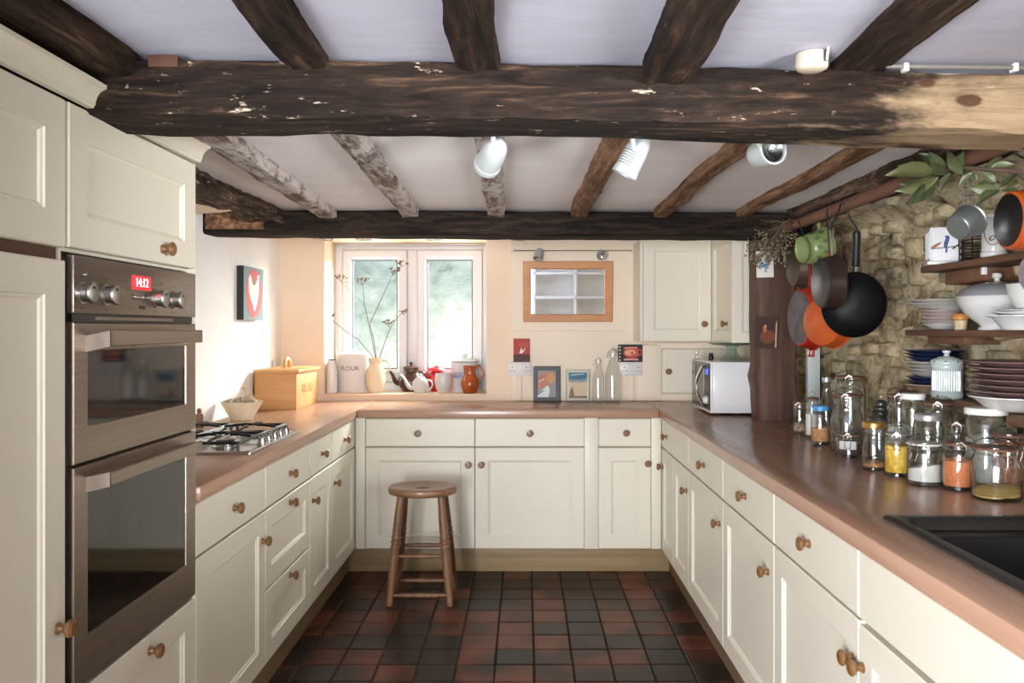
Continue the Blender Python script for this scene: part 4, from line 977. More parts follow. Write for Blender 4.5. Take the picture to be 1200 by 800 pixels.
for z in (.262, .085): rung((-1,-1),(-1,1),z); rung((1,-1),(1,1),z)

# ================================================================== FRONT LIGHTS, SMOKE ALARM
spot('ceiling_spotlight', 'smooth white egg shaped spotlight hanging below the big beam, left of three', at(577.5,181,2.02), (-.30,.92,-.30), .118, .033, mount=at(578,153.5,1.92), vents=False)
spot('ceiling_spotlight', 'white ribbed spotlight pointing down, middle of three below the big beam', at(743.5,181,2.02), (-.42,.12,-.82), .112, .031, mount=at(741,157,1.92), vents=20)
spot('ceiling_spotlight', 'white spotlight showing its bulb to the camera, right of three below the big beam', at(894,179,2.0), (.32,-.9,.02), .085, .036, mount=at(887,164.5,1.92), vents=False)
sa = thing('smoke_alarm', 'round cream smoke alarm above the big beam', 'smoke alarm', (.592, 1.672, 1.869))
lathe_part('alarm_body', [(.002,0),(.022,.0),(.030,.004),(.0325,.010),(.0325,.032),(.030,.036),(.002,.037)], pbr('aged_cream_plastic', (196,184,164), .45), sa, 32)
MB().box(.014,.020,-.034,-.028,.012,.034).build('side_slot', M_dot, sa, smooth=0)
b = MB(); b.tube([(.018,-.034,.012),(.022,-.036,.045)], .0025, 6); b.build('lever', M_plastic, sa)
cn = MB(); cn.tube([(.76,1.705,1.890),(1.05,1.705,1.887),(1.5,1.705,1.880)], .005, 8)
cnd = tag(cn.build('cable_conduit', pbr('grey_conduit', (112,108,102), .6)), 'grey cable run clipped along the top of the big beam at the right', 'cable')
for x in (.80, 1.03): MB().box(x-.005, x+.005, 1.697, 1.716, 1.878, 1.895).build('cable_clip', M_plastic, cnd, bevel=.001)
bp = MB().box(-.795,-.732,1.7085,1.745,1.890,1.916); tag(bp.build('timber_patch', pbr('reddish_wood_patch', (70,38,22), .75), bevel=.002), 'small reddish wood block let into the left end of the big beam', 'block')
# ================================================================== POST CARDS
p = at(896.3, 309.5, 3.862); t_ = thing('postcard', 'white card with a blue cockerel pinned to the oak post', 'postcard', p, (0, -.03, 0))
MB().box(-.041,.041,-.0008,.0008,-.063,.063).build('card', col((226,222,212)), t_, smooth=0)
flat('cockerel', [(-.032,.012),(-.034,.03),(-.024,.024),(-.016,.006),(0,.002),(.012,.014),(.016,.032),(.026,.034),(.024,.020),(.022,-.004),(.008,-.016),(.006,-.034),(.014,-.038),(-.002,-.038),(0,-.018),(-.018,-.012)], -.0012, col((116,150,184)), t_, .0003)
p = at(898.5, 389.5, 3.862); t_ = thing('postcard', 'dark brown photograph of a hen pinned lower on the oak post', 'postcard', p, (0, .02, 0))
MB().box(-.054,.054,-.0008,.0008,-.075,.075).build('card', col((58,34,28)), t_, smooth=0)
flat('print', blob(.004,-.02,.036,.032,14), -.0012, col((112,58,36)), t_, .0003); flat('print', blob(-.010,.018,.010,.018,10), -.0015, col((168,96,66)), t_, .0003)
flat('print', [(-.012,.028),(-.004,.038),(-.002,.024)], -.0018, col((206,160,140)), t_, .0003); flat('print', [(.040,-.07),(.047,-.07),(.048,.06),(.042,.04)], -.0012, col((190,160,130)), t_, .0003)

# ================================================================== RAIL AND WHAT HANGS FROM IT
RX, RZ = 1.14, 1.775
ral = thing('hanging_rail', 'round brown wooden pole slung under the wall plate for hanging pans', 'rail', (RX, 0, RZ))
b = MB(); b.tube([(.0,1.72,0),(.002,2.3,.002),(-.002,2.9,-.001),(0,3.52,0)], .0215, 14); b.build('pole', M_pole, ral)
for y in (3.38, 2.95, 2.2):
    b = MB(); b.tube([(.12,y,.075),(.05,y,.05),(.0,y,.025),(-.023,y,.003),(-.005,y,-.025),(.023,y,-.003),(.03,y,.03),(.12,y,.072)], .003, 6); b.build('wire_loop', M_iron, ral, smooth=60)
M_pangrey = pbr('worn_pan_base', (94,88,92), .5, rgb2=(58,54,58), sc=22, bmp=.1)
M_panbrown = pbr('brown_pan_metal', (84,70,60), .45, .5, rgb2=(66,54,46), sc=12)
M_panred = pbr('red_cast_enamel', (146,30,20), .25, rgb2=(166,46,26), sc=7)
M_panorange = pbr('orange_cast_enamel', (178,82,32), .3, rgb2=(166,72,28), sc=6)
M_nonstick = pbr('black_nonstick', (14,14,15), .42, spec=.35); M_dkbrown = pbr('dark_brown_enamel', (46,34,28), .25)
M_grease = pbr('blackened_base', (62,62,66), .4, .3, rgb2=(44,44,47), sc=18)
M_greenen = pbr('green_enamel', (116,132,80), .35)
M_lilac = pbr('lilac_enamel', (120,104,118), .35)
M_handle = pbr('black_handle', (22,22,24), .4)
def pan(name, label, px, py, Y, rb, rr, dep, a, mb_, ms_, mi_, handle=None, cat='pan', tilt=0, loop=None):
    """pan hung up with its base turned to -x (a = 90 deg) or to the camera (a = 0); base centre seen at px,py"""
    c = at(px, py, Y); n = Vector((-math.sin(R(a)), -math.cos(R(a)), tilt)).normalized()
    t_ = thing(name, label, cat, c)
    Mx = aim(-n)                             # local +z runs from the base to the open rim
    lathe_part('pan_side', [(rb*.97,0),(rb+.004,.004),(rb+(rr-rb)*.5,dep*.4),(rr,dep),(rr+.004,dep+.002),(rr+.003,dep+.005),(rr-.003,dep+.003)], ms_, t_, 40, Mx)
    lathe_part('pan_base', [(.002,-.0015),(rb*.62,-.0015),(rb*.64,-.0005),(rb*.95,-.001),(rb,.002)], mb_, t_, 40, Mx)
    lathe_part('pan_inside', [(rr-.002,dep+.003),(rb+(rr-rb)*.45,dep*.42),(rb*.95,.008),(.002,.007)], mi_, t_, 40, Mx)
    up = (Vector((0,0,1))-n*n.z).normalized()
    if handle:
        kind, L, wd, mt = handle
        q0 = -n*(dep*.85)+up*(rr-.004); q1 = q0+up*L
        if kind == 'flat':
            side = up.cross(n)
            b = MB(); b.loft([[q+side*s_*ww+n*k for s_, k in ((-1,.002),(1,.002),(1,-.002),(-1,-.002))] for q, ww in ((q0,wd*.6),(q0+up*L*.3,wd*.5),(q0+up*L*.9,wd),(q1,wd*.6))]); b.build('handle', mt, t_, smooth=20)
        else:
            b = MB(); b.tube([q0, q0+up*L*.25], .006, 8); b.build('tang', M_chrome, t_)
            b = MB(); b.tube([q0+up*L*.25, q0+up*L*.3, q0+up*L*.6, q0+up*L*.93, q1], [wd*.8,wd,wd*.92,wd*1.05,wd*.7], 12); b.build('handle', mt, t_)
        hk = Vector((RX, Y, RZ))-c
        b = MB(); b.tube([q1-up*.006, q1+up*.006+n*.004, (q1+hk+Vector((-.026,0,-.01)))/2, hk+Vector((-.026,0,.0)), hk+Vector((0,0,.026)), hk+Vector((.024,0,.005))], .0024, 6); b.build('hook', M_iron, t_, smooth=60)
    if loop:
        q = -n*dep*.95-up*rr; side = up.cross(n)
        b = MB(); b.tube([q+side*.022, q+side*.02-up*.024, q-side*.02-up*.024, q-side*.022], .0055, 8); b.build('helper_handle', loop, t_)
    return t_
# dried herb bunch
hbn = thing('dried_herb_bunch', 'bunch of grey dried herbs hung at the far end of the pole', 'herbs', (RX-.02, 3.50, RZ))
rg = random.Random(8); s1 = MB(); s2 = MB()
for k in range(46):
    e = Vector((rg.gauss(-.035,.045), rg.gauss(0,.05), -rg.uniform(.03,.155)))
    m_ = Vector((rg.uniform(-.015,.015), rg.uniform(-.02,.02), -.01))
    pth = bez((0,0,.024), m_+Vector((0,0,.01)), m_*.4+e*.6+Vector((0,0,.03)), e, 5); s1.tube(pth, .0014, 4)
    for q in range(7):
        c = e+Vector((rg.gauss(0,.014), rg.gauss(0,.014), rg.gauss(0,.014))); s2.ball(c, rg.uniform(.003,.007), 5)
for k in range(16):
    e = Vector((rg.gauss(.0,.05), rg.gauss(0,.03), rg.uniform(.0,.035))); s1.tube([(0,0,.022), e*.5+Vector((0,0,.014)), e], .0012, 4)
M_herb = pbr('dried_herb', (104,96,76), .95, rgb2=(140,130,106), sc=60)
s1.build('stems', pbr('herb_stalk', (96,82,62), .9), hbn, smooth=60)['kind'] = 'stuff'
s2.build('dry_flowers', M_herb, hbn, smooth=60)['kind'] = 'stuff'
b = MB(); b.tube([(-.023,0,.0),(0,0,.026),(.024,0,0),(0,0,-.026)], .002, 5, closed=True); b.build('string', M_dry, hbn)
pan('hanging_frying_pan', 'small brown frying pan hung behind the green colander, base to the left', 928.5, 313, 3.40, .074, .088, .045, 88, M_panbrown, M_panbrown, M_panbrown, ('flat', .045, .012, M_panbrown), loop=pbr('red_brown_handle', (96,48,40), .5))
rp = pan('hanging_skillet', 'large red cast iron skillet with a grey worn base, lowest on the pole', 936, 372, 3.30, .112, .132, .055, 84, M_pangrey, M_panred, M_nonstick, ('flat', .14, .014, M_panred), loop=M_panred)
cl = pan('hanging_colander', 'small pale green enamel colander with flower pattern holes', 945, 292, 3.165, .052, .076, .075, 78, M_greenen, M_greenen, M_greenen, ('flat', .026, .010, M_greenen), cat='colander', tilt=-.12)
n = Vector((-math.sin(R(78)), -math.cos(R(78)), -.12)).normalized(); Mx = aim(-n)
lathe_part('foot_ring', [(.044,.004),(.042,-.004),(.048,-.016),(.052,-.019),(.050,-.015),(.03,-.008),(.002,-.008)], M_greenen, cl, 36, Mx)
hs = MB()
for zz in (.018,.045):
    r_ = .054+(.076-.052)*(.5*zz/.030 if zz < .030 else .5+.5*(zz-.030)/.045)+.0016
    for k in range(10):
        for q in range(6):
            a = 2*PI*k/10+(.3 if zz > .03 else 0); da = .0065*math.cos(2*PI*q/5)/r_ if q < 5 else 0; dz = .0065*math.sin(2*PI*q/5) if q < 5 else 0
            rr_ = r_+dz*.55
            hs.ball((rr_*math.cos(a+da), rr_*math.sin(a+da), zz+dz), .0024, 6, M=Mx)
hs.build('drain_holes', M_dot, cl, smooth=0)['kind'] = 'stuff'
op = pan('hanging_skillet', 'orange cast iron pan with an embossed mark on its base, partly behind the wok', 962, 377, 2.99, .083, .097, .055, 62, M_panorange, M_panorange, M_nonstick, ('flat', .16, .012, M_panorange))
n = Vector((-math.sin(R(62)), -math.cos(R(62)), 0)); em = MB(); Mx = aim(n)
em.tube([(.018*math.cos(2*PI*i/16), .018*math.sin(2*PI*i/16), .0015) for i in range(16)], .0012, 5, True, Mx @ T(-.045,.012,0))
em.tube([(-.006,-.009,.0015),(-.006,.009,.0015)], .0012, 5, M=Mx @ T(-.045,.012,0)); em.tube([(.004,-.009,.0015),(.004,.009,.0015),(-.003,0,.0015)], .0012, 5, M=Mx @ T(-.045,.012,0))
em.build('embossed_mark', pbr('dark_orange_relief', (176,74,22), .4), op)
pan('hanging_frying_pan', 'brown-black frying pan with grey base and thin steel handle, in front of the wok', 961, 331, 2.86, .084, .098, .052, 88, M_grease, M_dkbrown, M_nonstick, ('flat', .105, .0085, M_chrome))
# wok: open side faces the camera
c = at(1000, 357, 2.83); wk = thing('hanging_wok', 'big black wok hung with its open side to the camera', 'wok', c)
n = Vector((-math.sin(R(43)), -math.cos(R(43)), .03)).normalized(); Mx = aim(n)
lathe_part('wok_bowl', [(.002,-.058),(.050,-.0565),(.080,-.045),(.105,-.016),(.1135,0),(.1150,.0015),(.1135,.003),(.111,.001),(.104,-.014),(.085,-.034),(.062,-.045),(.040,-.0505),(.002,-.053)], M_nonstick, wk, 56, Mx)
up = (Vector((0,0,1))-n*n.z).normalized(); q0 = up*.108-n*.01
b = MB(); b.tube([q0-n*.004, q0+up*.03-n*.008], .0065, 8); b.build('tang', M_chrome, wk)
b = MB(); b.tube([q0+up*.026-n*.008, q0+up*.03-n*.008, q0+up*.09-n*.012, q0+up*.145-n*.013, q0+up*.152-n*.013], [.010,.0135,.0125,.014,.009], 12); b.build('handle', M_handle, wk)
b = MB(); q1 = q0+up*.152-n*.013; hk = Vector((RX,2.83,RZ))-c
b.tube([q1, q1+up*.012, (q1+hk+Vector((-.026,0,-.01)))/2, hk+Vector((-.026,0,0)), hk+Vector((0,0,.026)), hk+Vector((.024,0,.004))], .0025, 6); b.build('hook', M_iron, wk, smooth=60)
# bay branch
lf = MB(); vs = []; fs = []; nl = 9
for i in range(nl):
    t = i/(nl-1); wd = .21*math.sin(PI*min(t*1.02,1)**.85)**.8*(1-.15*t)+.004; zc = .10*math.sin(PI*t)
    for s_, k in ((-1,.06),(-.5,.02),(0,0),(.5,.02),(1,.06)): vs.append((t, s_*wd, zc+k+.012*math.sin(9*t+s_*3)))
for i in range(nl-1):
    for j in range(4): a = i*5+j; fs.append((a, a+1, a+6, a+5))
lf.add(vs, fs)
def leaf_mat():
    m, t, b = nt('bay_leaf'); oi = N(t, 'ShaderNodeObjectInfo')
    c = ramp(t, [(0,(38,48,28)),(.4,(58,70,40)),(.75,(82,92,56)),(1,(98,96,60))], oi.outputs['Random'])
    f = noise(t, coords(t, (1,6,1)), 3, 3); t.links.new(mix(t, ramp(t, [(.4,(0,0,0,1)),(.7,(.5,.5,.5,1))], f), c, (98,104,68)), b.inputs['Base Color'])
    b.inputs['Roughness'].default_value = .45; return m
LEAF = lf.mesh('leaf', leaf_mat(), 80)
bay = thing('bay_branch', 'leafy green bay branch laid along the pole at the upper right', 'branch', (RX, 2.0, RZ+.03))
b = MB(); tw = [at(1060,212,2.43), at(1100,205,2.22), at(1140,202,2.05), at(1180,205,1.92), at(1212,208,1.82)]
b.tube([q+Vector((-.02,0,.012))-bay.location for q in tw], [.003,.0045,.005,.0055,.006], 8); b.build('twig', M_dry, bay)
rg = random.Random(2)
for (bx_, by_, tx, ty, Yb, dy) in [(1110,203,1058,208,2.16,.08),(1108,206,1057,222,2.17,.05),(1102,201,1072,200,2.2,.03),(1104,213,1078,239,2.2,.0),(1113,204,1105,177,2.15,-.03),(1119,203,1112,190,2.12,-.04),
        (1130,201,1146,176,2.08,-.05),(1130,200,1162,197,2.08,-.04),(1122,199,1137,188,2.1,.03),(1171,197,1206,193,1.94,-.03),(1182,220,1206,203,1.91,-.02),(1180,221,1151,219,1.92,.03),(1181,222,1160,241,1.92,.0),
        (1178,214,1167,201,1.93,.02),(1184,224,1210,224,1.90,-.02),(1140,203,1125,176,2.04,.04),(1100,204,1066,196,2.22,.06),(1104,208,1070,214,2.19,.05),(1116,202,1096,180,2.14,.02),(1136,202,1150,188,2.06,.03),(1150,203,1144,218,2.0,.02),(1166,202,1188,214,1.97,.01),(1174,206,1196,184,1.94,.04),(1186,210,1212,214,1.90,.03),(1178,210,1158,224,1.93,.05),(1124,203,1118,224,2.1,.03),(1108,204,1090,222,2.18,.02),(1160,203,1182,182,1.98,.0),(1152,203,1168,214,2.0,.0),(1095,207,1082,190,2.24,.03)]:
    p0 = at(bx_, by_, Yb)+Vector((-.02,0,0)); p1 = at(tx, ty, Yb+dy)+Vector((-.02-rg.uniform(0,.03),0,0)); d = p1-p0; L = d.length
    Mx = aim(d); ux = d.normalized(); view = (Vector((0,0,H))-p0).normalized(); nz = (view-ux*view.dot(ux)).normalized()
    nz = Matrix.Rotation(rg.uniform(-.9,.9), 3, ux) @ nz; uy = nz.cross(ux)
    o = link('leaf', LEAF, bay); M4 = Matrix((ux*L, uy*L*1.08, nz*L)).transposed().to_4x4(); M4.translation = p0-bay.location; o.matrix_local = M4
# measuring pan, right orange pan, lilac pan
c = at(1122, 267, 2.06); mp_ = thing('tin_saucepan', 'small grey tin saucepan hung by its wire handle above the top shelf', 'saucepan', c)
n = Vector((-.80,-.35,-.42)).normalized(); Mx = aim(-n)
lathe_part('pan_body', [(.002,0),(.030,0),(.034,.004),(.042,.050),(.045,.052),(.042,.053),(.034,.008),(.002,.005)], pbr('galvanised_tin', (150,158,158), .35, .8), mp_, 36, Mx)
q0 = -n*.05+Vector((.0,0,.042)); hk = Vector((RX-.022, 2.07, RZ-.012))-c
b = MB()
for s_ in (-1,1): b.tube([q0+Vector((.010*s_,.0,-.004)), q0+Vector((.010*s_,0,.02)), hk+Vector((.006*s_,0,0))], .0018, 6)
for i in range(1,5): q = q0+(hk-q0)*(i/5); b.tube([q+Vector((-.009,0,0)), q+Vector((.009,0,0))], .0012, 5)
b.build('wire_handle', M_iron, mp_)
pan('hanging_milk_pan', 'orange enamelled pan with black base at the right edge under the bay leaves', 1181, 258, 1.90, .064, .080, .085, 92, M_nonstick, M_panorange, M_cream_cer, ('flat', .05, .012, M_panorange))
pan('hanging_lilac_pan', 'lilac grey enamel pan at the right edge below the orange pan', 1205, 320, 1.86, .040, .055, .07, 92, M_lilac, M_lilac, M_lilac, ('flat', .19, .008, M_lilac))

# ================================================================== SHELVES AND CROCKERY
SXF = 1.38
def shelf(label, y0, y1, z0, z1, xf=SXF, extra=None):
    t_ = thing('wall_shelf', label, 'shelf', (0,0,0))
    MB().box(xf, XR-.012, y0, y1, z0, z1).build('board', M_shelf, t_, bevel=.004)
    if extra: extra(t_)
    return t_
def br1(t_):
    MB().box(SXF+.05, XR-.012, 2.52, 2.76, 1.486, 1.530).build('batten', M_shelf, t_, bevel=.003)
    MB().box(SXF+.035, SXF+.05, 2.505, 2.518, 1.505, 1.528).build('metal_clip', M_plastic, t_, bevel=.002)
shelf('uppermost dark wooden shelf on the stone wall', 1.5, 2.83, 1.531, 1.5525, extra=br1)
def br2(t_): MB().box(SXF+.04, XR-.012, 2.62, 2.86, 1.286, 1.311).build('batten', M_shelf, t_, bevel=.003)
shelf('middle wooden shelf on the stone wall holding plates and tureen', 1.5, 2.946, 1.312, 1.333, extra=br2)
def br3(t_): MB().box(1.285, SXF, 1.5, 2.165, 1.081, 1.107).build('wide_end', M_shelf, t_, bevel=.003)
shelf('lowest wooden shelf on the stone wall just above the jars', 1.5, 3.02, 1.080, 1.108, extra=br3)
M_pinkcer = pbr('dusky_pink_stoneware', (150,120,118), .25); M_bluecer = pbr('dark_blue_glaze', (42,54,92), .15); M_greycer = pbr('pale_grey_china', (206,204,198), .25)
M_pinkpale = pbr('pale_pink_china', (206,190,184), .25); M_beige = pbr('beige_stoneware', (178,156,136), .3)
_pl = {}
def plate(label, x, y, z, r0, h, mt, group=None, foot=.55, oval=1.0, name='plate', cat='plate'):
    key = (r0, h, foot, oval, mt.name)
    if key not in _pl:
        b = MB(); b.lathe([(r0*(foot-.04),.001),(r0*foot,0),(r0*(foot+.04),.002),(r0*(foot+.12),h*.28),(r0*.92,h*.82),(r0,h*.93),(r0*1.004,h),(r0*.985,h),(r0*.90,h*.9),(r0*(foot+.06),h*.45),(r0*(foot-.1),h*.33),(.002,h*.33)], 44, None, 1, oval)
        _pl[key] = b.mesh(name, mt, 50)
    o = link(name, _pl[key], None, (x, y, z)); return tag(o, label, cat, group)
zz = 1.3335
G = 'plates stacked on the middle shelf'
plate('white footed bowl at the bottom of the plate stack on the middle shelf', 1.452, 2.80, zz, .070, .020, M_porc, G, .6)
for k in range(4): plate(['lowest of four pale pink plates in the middle shelf stack','second from bottom of four pale pink plates on the middle shelf','third from bottom of four pale pink plates on the middle shelf','topmost of four pale pink plates on the middle shelf'][k], 1.452, 2.80, zz+.0145+.0125*k, .083-.001*k, .016, M_pinkpale, G)
plate('small white bowl between pink plates and large white plates', 1.452, 2.80, zz+.064, .068, .018, M_porc, G)
for k in range(2): plate(['lower of two large white plates topping the middle shelf stack','upper of two large white plates topping the middle shelf stack'][k], 1.440, 2.81, zz+.0725+.0125*k, .106, .018, M_greycer, G)
nb = thing('nail_brush', 'small upright brush with wooden top in front of the middle shelf plates', 'brush', (1.400, 2.605, zz))
lathe_part('bristles', [(.017,0),(.018,.002),(.020,.030),(.018,.031)], pbr('pale_bristle', (196,180,146), .9, rgb2=(160,142,108), sc=60, stretch=(1,1,.05)), nb, 20); lathe_part('brush_top', [(.020,.030),(.0245,.034),(.0245,.046),(.019,.052),(.002,.053)], M_frameoak, nb, 24)
tu = thing('lidded_tureen', 'white footed tureen with grey domed lid on the middle shelf', 'tureen', (1.430, 2.455, zz))
lathe_part('tureen_bowl', [(.050,0),(.052,.004),(.044,.012),(.056,.022),(.088,.050),(.106,.080),(.112,.100),(.115,.102),(.110,.103),(.002,.08)], M_porc, tu, 44)
ldd = lathe_part('lid', [(.113,.103),(.110,.110),(.092,.126),(.060,.139),(.030,.146),(.012,.148),(.002,.149)], pbr('grey_lid_glaze', (138,140,142), .2), tu, 44); lathe_part('lid_knob', [(.008,.147),(.007,.153),(.014,.161),(.012,.171),(.002,.174)], M_greycer, ldd, 18)
def dish(label, x, y, z, rx, ry, h, group=None):
    key = ('dish', rx, ry, h)
    if key not in _pl:
        b = MB(); b.lathe([(.62,0),(.66,.004),(.86,h*.85),(1.0,h*.95),(1.0,h),(.84,h*.9),(.62,.008),(.002,.008)], 40, None, rx, ry); b.v = [Vector((q.x, q.y, q.z)) for q in b.v]; _pl[key] = b.mesh('oval_dish', M_porc, 50)
    return tag(link('oval_dish', _pl[key], None, (x, y, z)), label, 'dish', group)
G = 'white oval dishes at the right of the middle shelf'
dish('lowest white oval dish at the right end of the middle shelf', 1.395, 2.225, zz, .122, .090, .040, G)
dish('second white oval dish nested in the lowest one on the middle shelf', 1.402, 2.225, zz+.012, .112, .085, .038, G)
dish('third white oval dish nested under the white casserole', 1.410, 2.225, zz+.024, .104, .080, .032, G)
cs = tag(MB().lathe([(.070,0),(.074,.003),(.090,.045),(.094,.068),(.096,.070),(.092,.070),(.086,.045),(.002,.01)], 40, None, 1, .85).build('casserole', M_porc, None, 45, loc=(1.422, 2.22, zz+.057)), 'white deep casserole on top of the oval dishes at the right', 'casserole')
# top shelf: kingfisher box, wire basket, oil jar
zt = 1.5530
kf = thing('kingfisher_box', 'white ribbed china box with a kingfisher on the top shelf', 'box', (1.432, 2.775, zt), R(-18))
MB().box(-.058,.058,-.062,.062,0,.012).build('tray', M_greycer, kf, bevel=.003)
b = MB(); rings = []
def rsq(s_, z): return [(x*s_, y*s_, z) for x, y in [(-.048,-.040),(-.040,-.048),(.040,-.048),(.048,-.040),(.048,.040),(.040,.048),(-.040,.048),(-.048,.040)]]
b.loft([rsq(.97,.012), rsq(1,.018), rsq(1.0,.118), rsq(.96,.126), rsq(.5,.129)]); bxx = b.build('box_body', M_enamel, kf, smooth=30)
for k in range(8): # moulded ribs on the two visible faces
    b = MB(); v = -.036+.0103*k; b.tube([(v,-.0482,.022),(v+.006,-.0482,.112)], .0018, 5); b.build('rib', M_enamel, bxx); b = MB(); b.tube([(-.0482,v,.022),(-.0482,v+.006,.112)], .0018, 5); b.build('rib', M_enamel, bxx)
fl = lambda nm, poly, c: flat(nm, poly, -.0515, col(c, .4), bxx, .0006)
fl('print', [(-.006,.058),(.004,.060),(.008,.075),(.012,.092),(.006,.098),(-.004,.096),(.000,.088),(-.006,.074)], (52,72,128)); fl('print', [(-.048,.058),(-.03,.070),(-.012,.078),(-.02,.066),(-.036,.054)], (150,84,44)); fl('print', [(-.046,.052),(.046,.060),(.046,.063),(-.046,.055)], (64,52,46))
fl('print', [(-.002,.04),(.004,.04),(.005,.058),(-.001,.058)], (52,72,128)); fl('print', [(.018,.054),(.040,.070),(.042,.066),(.022,.05)], (74,60,60))
kb2 = thing('wire_basket', 'dark scrolled wire basket behind the tin saucepan on the top shelf', 'basket', (1.455, 2.60, zt))
for k in range(5):
    b = MB(); b.tube([(.05*math.cos(2*PI*i/20), .065*math.sin(2*PI*i/20), .006+.020*k) for i in range(20)], .0022, 5, True); b.build('hoop', M_iron, kb2)
for k in range(10):
    a = 2*PI*k/10; b = MB(); b.tube([(.05*math.cos(a), .065*math.sin(a), .002),(.052*math.cos(a), .067*math.sin(a), .09)], .002, 5); b.build('upright', M_iron, kb2)
oj = thing('oil_jar', 'white china oil jar with black script on the top shelf', 'jar', (1.424, 2.462, zt))
lathe_part('jar_body', [(.032,0),(.036,.004),(.036,.016),(.033,.019),(.0335,.024),(.0325,.10),(.026,.116),(.020,.122),(.022,.13),(.002,.131)], M_porc, oj, 36)
M_script = pbr('black_script', (26,26,28), .4)
ang = Matrix.Rotation(R(-34), 4, 'Z')
o = text('lettering', 'oil', .036, M_script, oj, T(.004,0,.060) @ XZ, shear=.35); wrap(o, .0336); o.data.transform(ang)
b = MB(); pts = []
for i in range(21):
    a = PI*(1+i/20)*1.0; u = .026*math.cos(a); v = .088+.052*math.sin(a); th = u/.0335; pts.append((.0338*math.sin(th), -.0338*math.cos(th), v))
b.tube(pts, .001, 5, M=ang)
for (u0, v0, u1, v1) in ((.026,.088,.012,.094),(.026,.088,.03,.106),(.026,.088,.018,.108),(-.026,.088,-.012,.10)):
    b.tube([(.0338*math.sin(u/.0335), -.0338*math.cos(u/.0335), v) for u, v in ((u0,v0),((u0+u1)/2,(v0+v1)/2+.003),(u1,v1))], .001, 5, M=ang)
b.build('scroll', M_script, oj)
# lowest shelf
zl = 1.1085
G = 'crockery stacked on the lowest shelf'
sx_, sy_ = 1.437, 2.84
plate('beige bowl at the bottom of the blue and white stack', sx_, sy_, zl, .106, .036, M_beige, G, .45)
for k in range(2): plate(['lower dark blue bowl under the white plates on the lowest shelf','upper dark blue bowl under the white plates on the lowest shelf'][k], sx_, sy_, zl+.026+.013*k, .100-.003*k, .022, M_bluecer, G)
for k in range(4): plate(['lowest of four white plates in the blue and white stack','second of four white plates in the blue and white stack','third of four white plates in the blue and white stack','topmost of four white plates in the blue and white stack'][k], sx_, sy_, zl+.060+.0125*k, .088+.002*k, .017, M_greycer, G)
for k in range(3): plate(['lowest of three dark blue plates topping the stack behind the canister','middle one of three dark blue plates topping the stack behind the canister','uppermost of three dark blue plates topping the stack behind the canister'][k], sx_, sy_, zl+.112+.012*k, .098+.003*k, .018, M_bluecer, G)
M_canister = pbr('canister_china', (176,188,184), .25)
ca = thing('china_canister', 'white ribbed china canister with knobbed lid on the lowest shelf', 'canister', (1.392, 2.675, zl), R(-30))
lathe_part('canister_body', [(.046,0),(.049,.004),(.049,.018),(.0465,.021),(.0465,.095),(.049,.098),(.049,.112),(.047,.114)], M_canister, ca, 40)
for k in range(14):
    a = R(-60)+R(9)*k; b = MB(); b.tube([(.0468*math.sin(a), -.0468*math.cos(a), .026),(.0468*math.sin(a), -.0468*math.cos(a), .090)], .0022, 5); b.build('flute', M_canister, ca)
ldc = lathe_part('lid', [(.049,.114),(.050,.118),(.046,.126),(.026,.136),(.010,.139),(.002,.139)], M_canister, ca, 40); lathe_part('lid_knob', [(.009,.138),(.008,.146),(.013,.150),(.013,.156),(.010,.158),(.002,.158)], M_canister, ldc, 20)
for k in range(8): b = MB(); a = 2*PI*k/8; b.ball((.0475*math.cos(a), .0475*math.sin(a), .1215), .004, 6, 1, 1, .6); b.build('lid_notch', M_dot, ldc)
px_, py_ = 1.392, 2.27
dd = tag(MB().lathe([(.60,0),(.64,.003),(.88,.030),(1.0,.038),(1.0,.041),(.86,.032),(.6,.008),(.002,.008)], 44, None, .138, .128).build('serving_dish', M_greycer, None, 50, loc=(px_, py_, zl)), 'pale grey serving dish under the dusky pink plates', 'dish', G)
for k in range(6): plate(['lowest of six dusky pink plates on the lowest shelf','second from bottom of six dusky pink plates','third from bottom of six dusky pink plates','fourth from bottom of six dusky pink plates','fifth from bottom of six dusky pink plates','topmost of six dusky pink plates on the lowest shelf'][k], px_, py_, zl+.036+.0165*k, .138+.0015*k, .020, M_pinkcer, G, .5)
sb = thing('scrubbing_brush', 'oval scrubbing brush with pale bristles at the right end of the lowest shelf', 'brush', (1.335, 2.10, zl), R(60))
lathe_part('brush_back', [(.85,.030),(1,.034),(1,.046),(.9,.052),(.002,.053)], M_pine, sb, 32, None, .06, .030)
bs = MB(); rg = random.Random(6)
for k in range(90):
    a = rg.uniform(0,2*PI); q = rg.uniform(.2,1)**.5; x = .052*q*math.cos(a); y = .026*q*math.sin(a); bs.tube([(x,y,.032),(x*1.1+rg.uniform(-.003,.003),y*1.12+rg.uniform(-.003,.003),0)], .0022, 4)
bs.build('bristles', pbr('straw_bristle', (186,158,110), .9), sb, smooth=0)['kind'] = 'stuff'

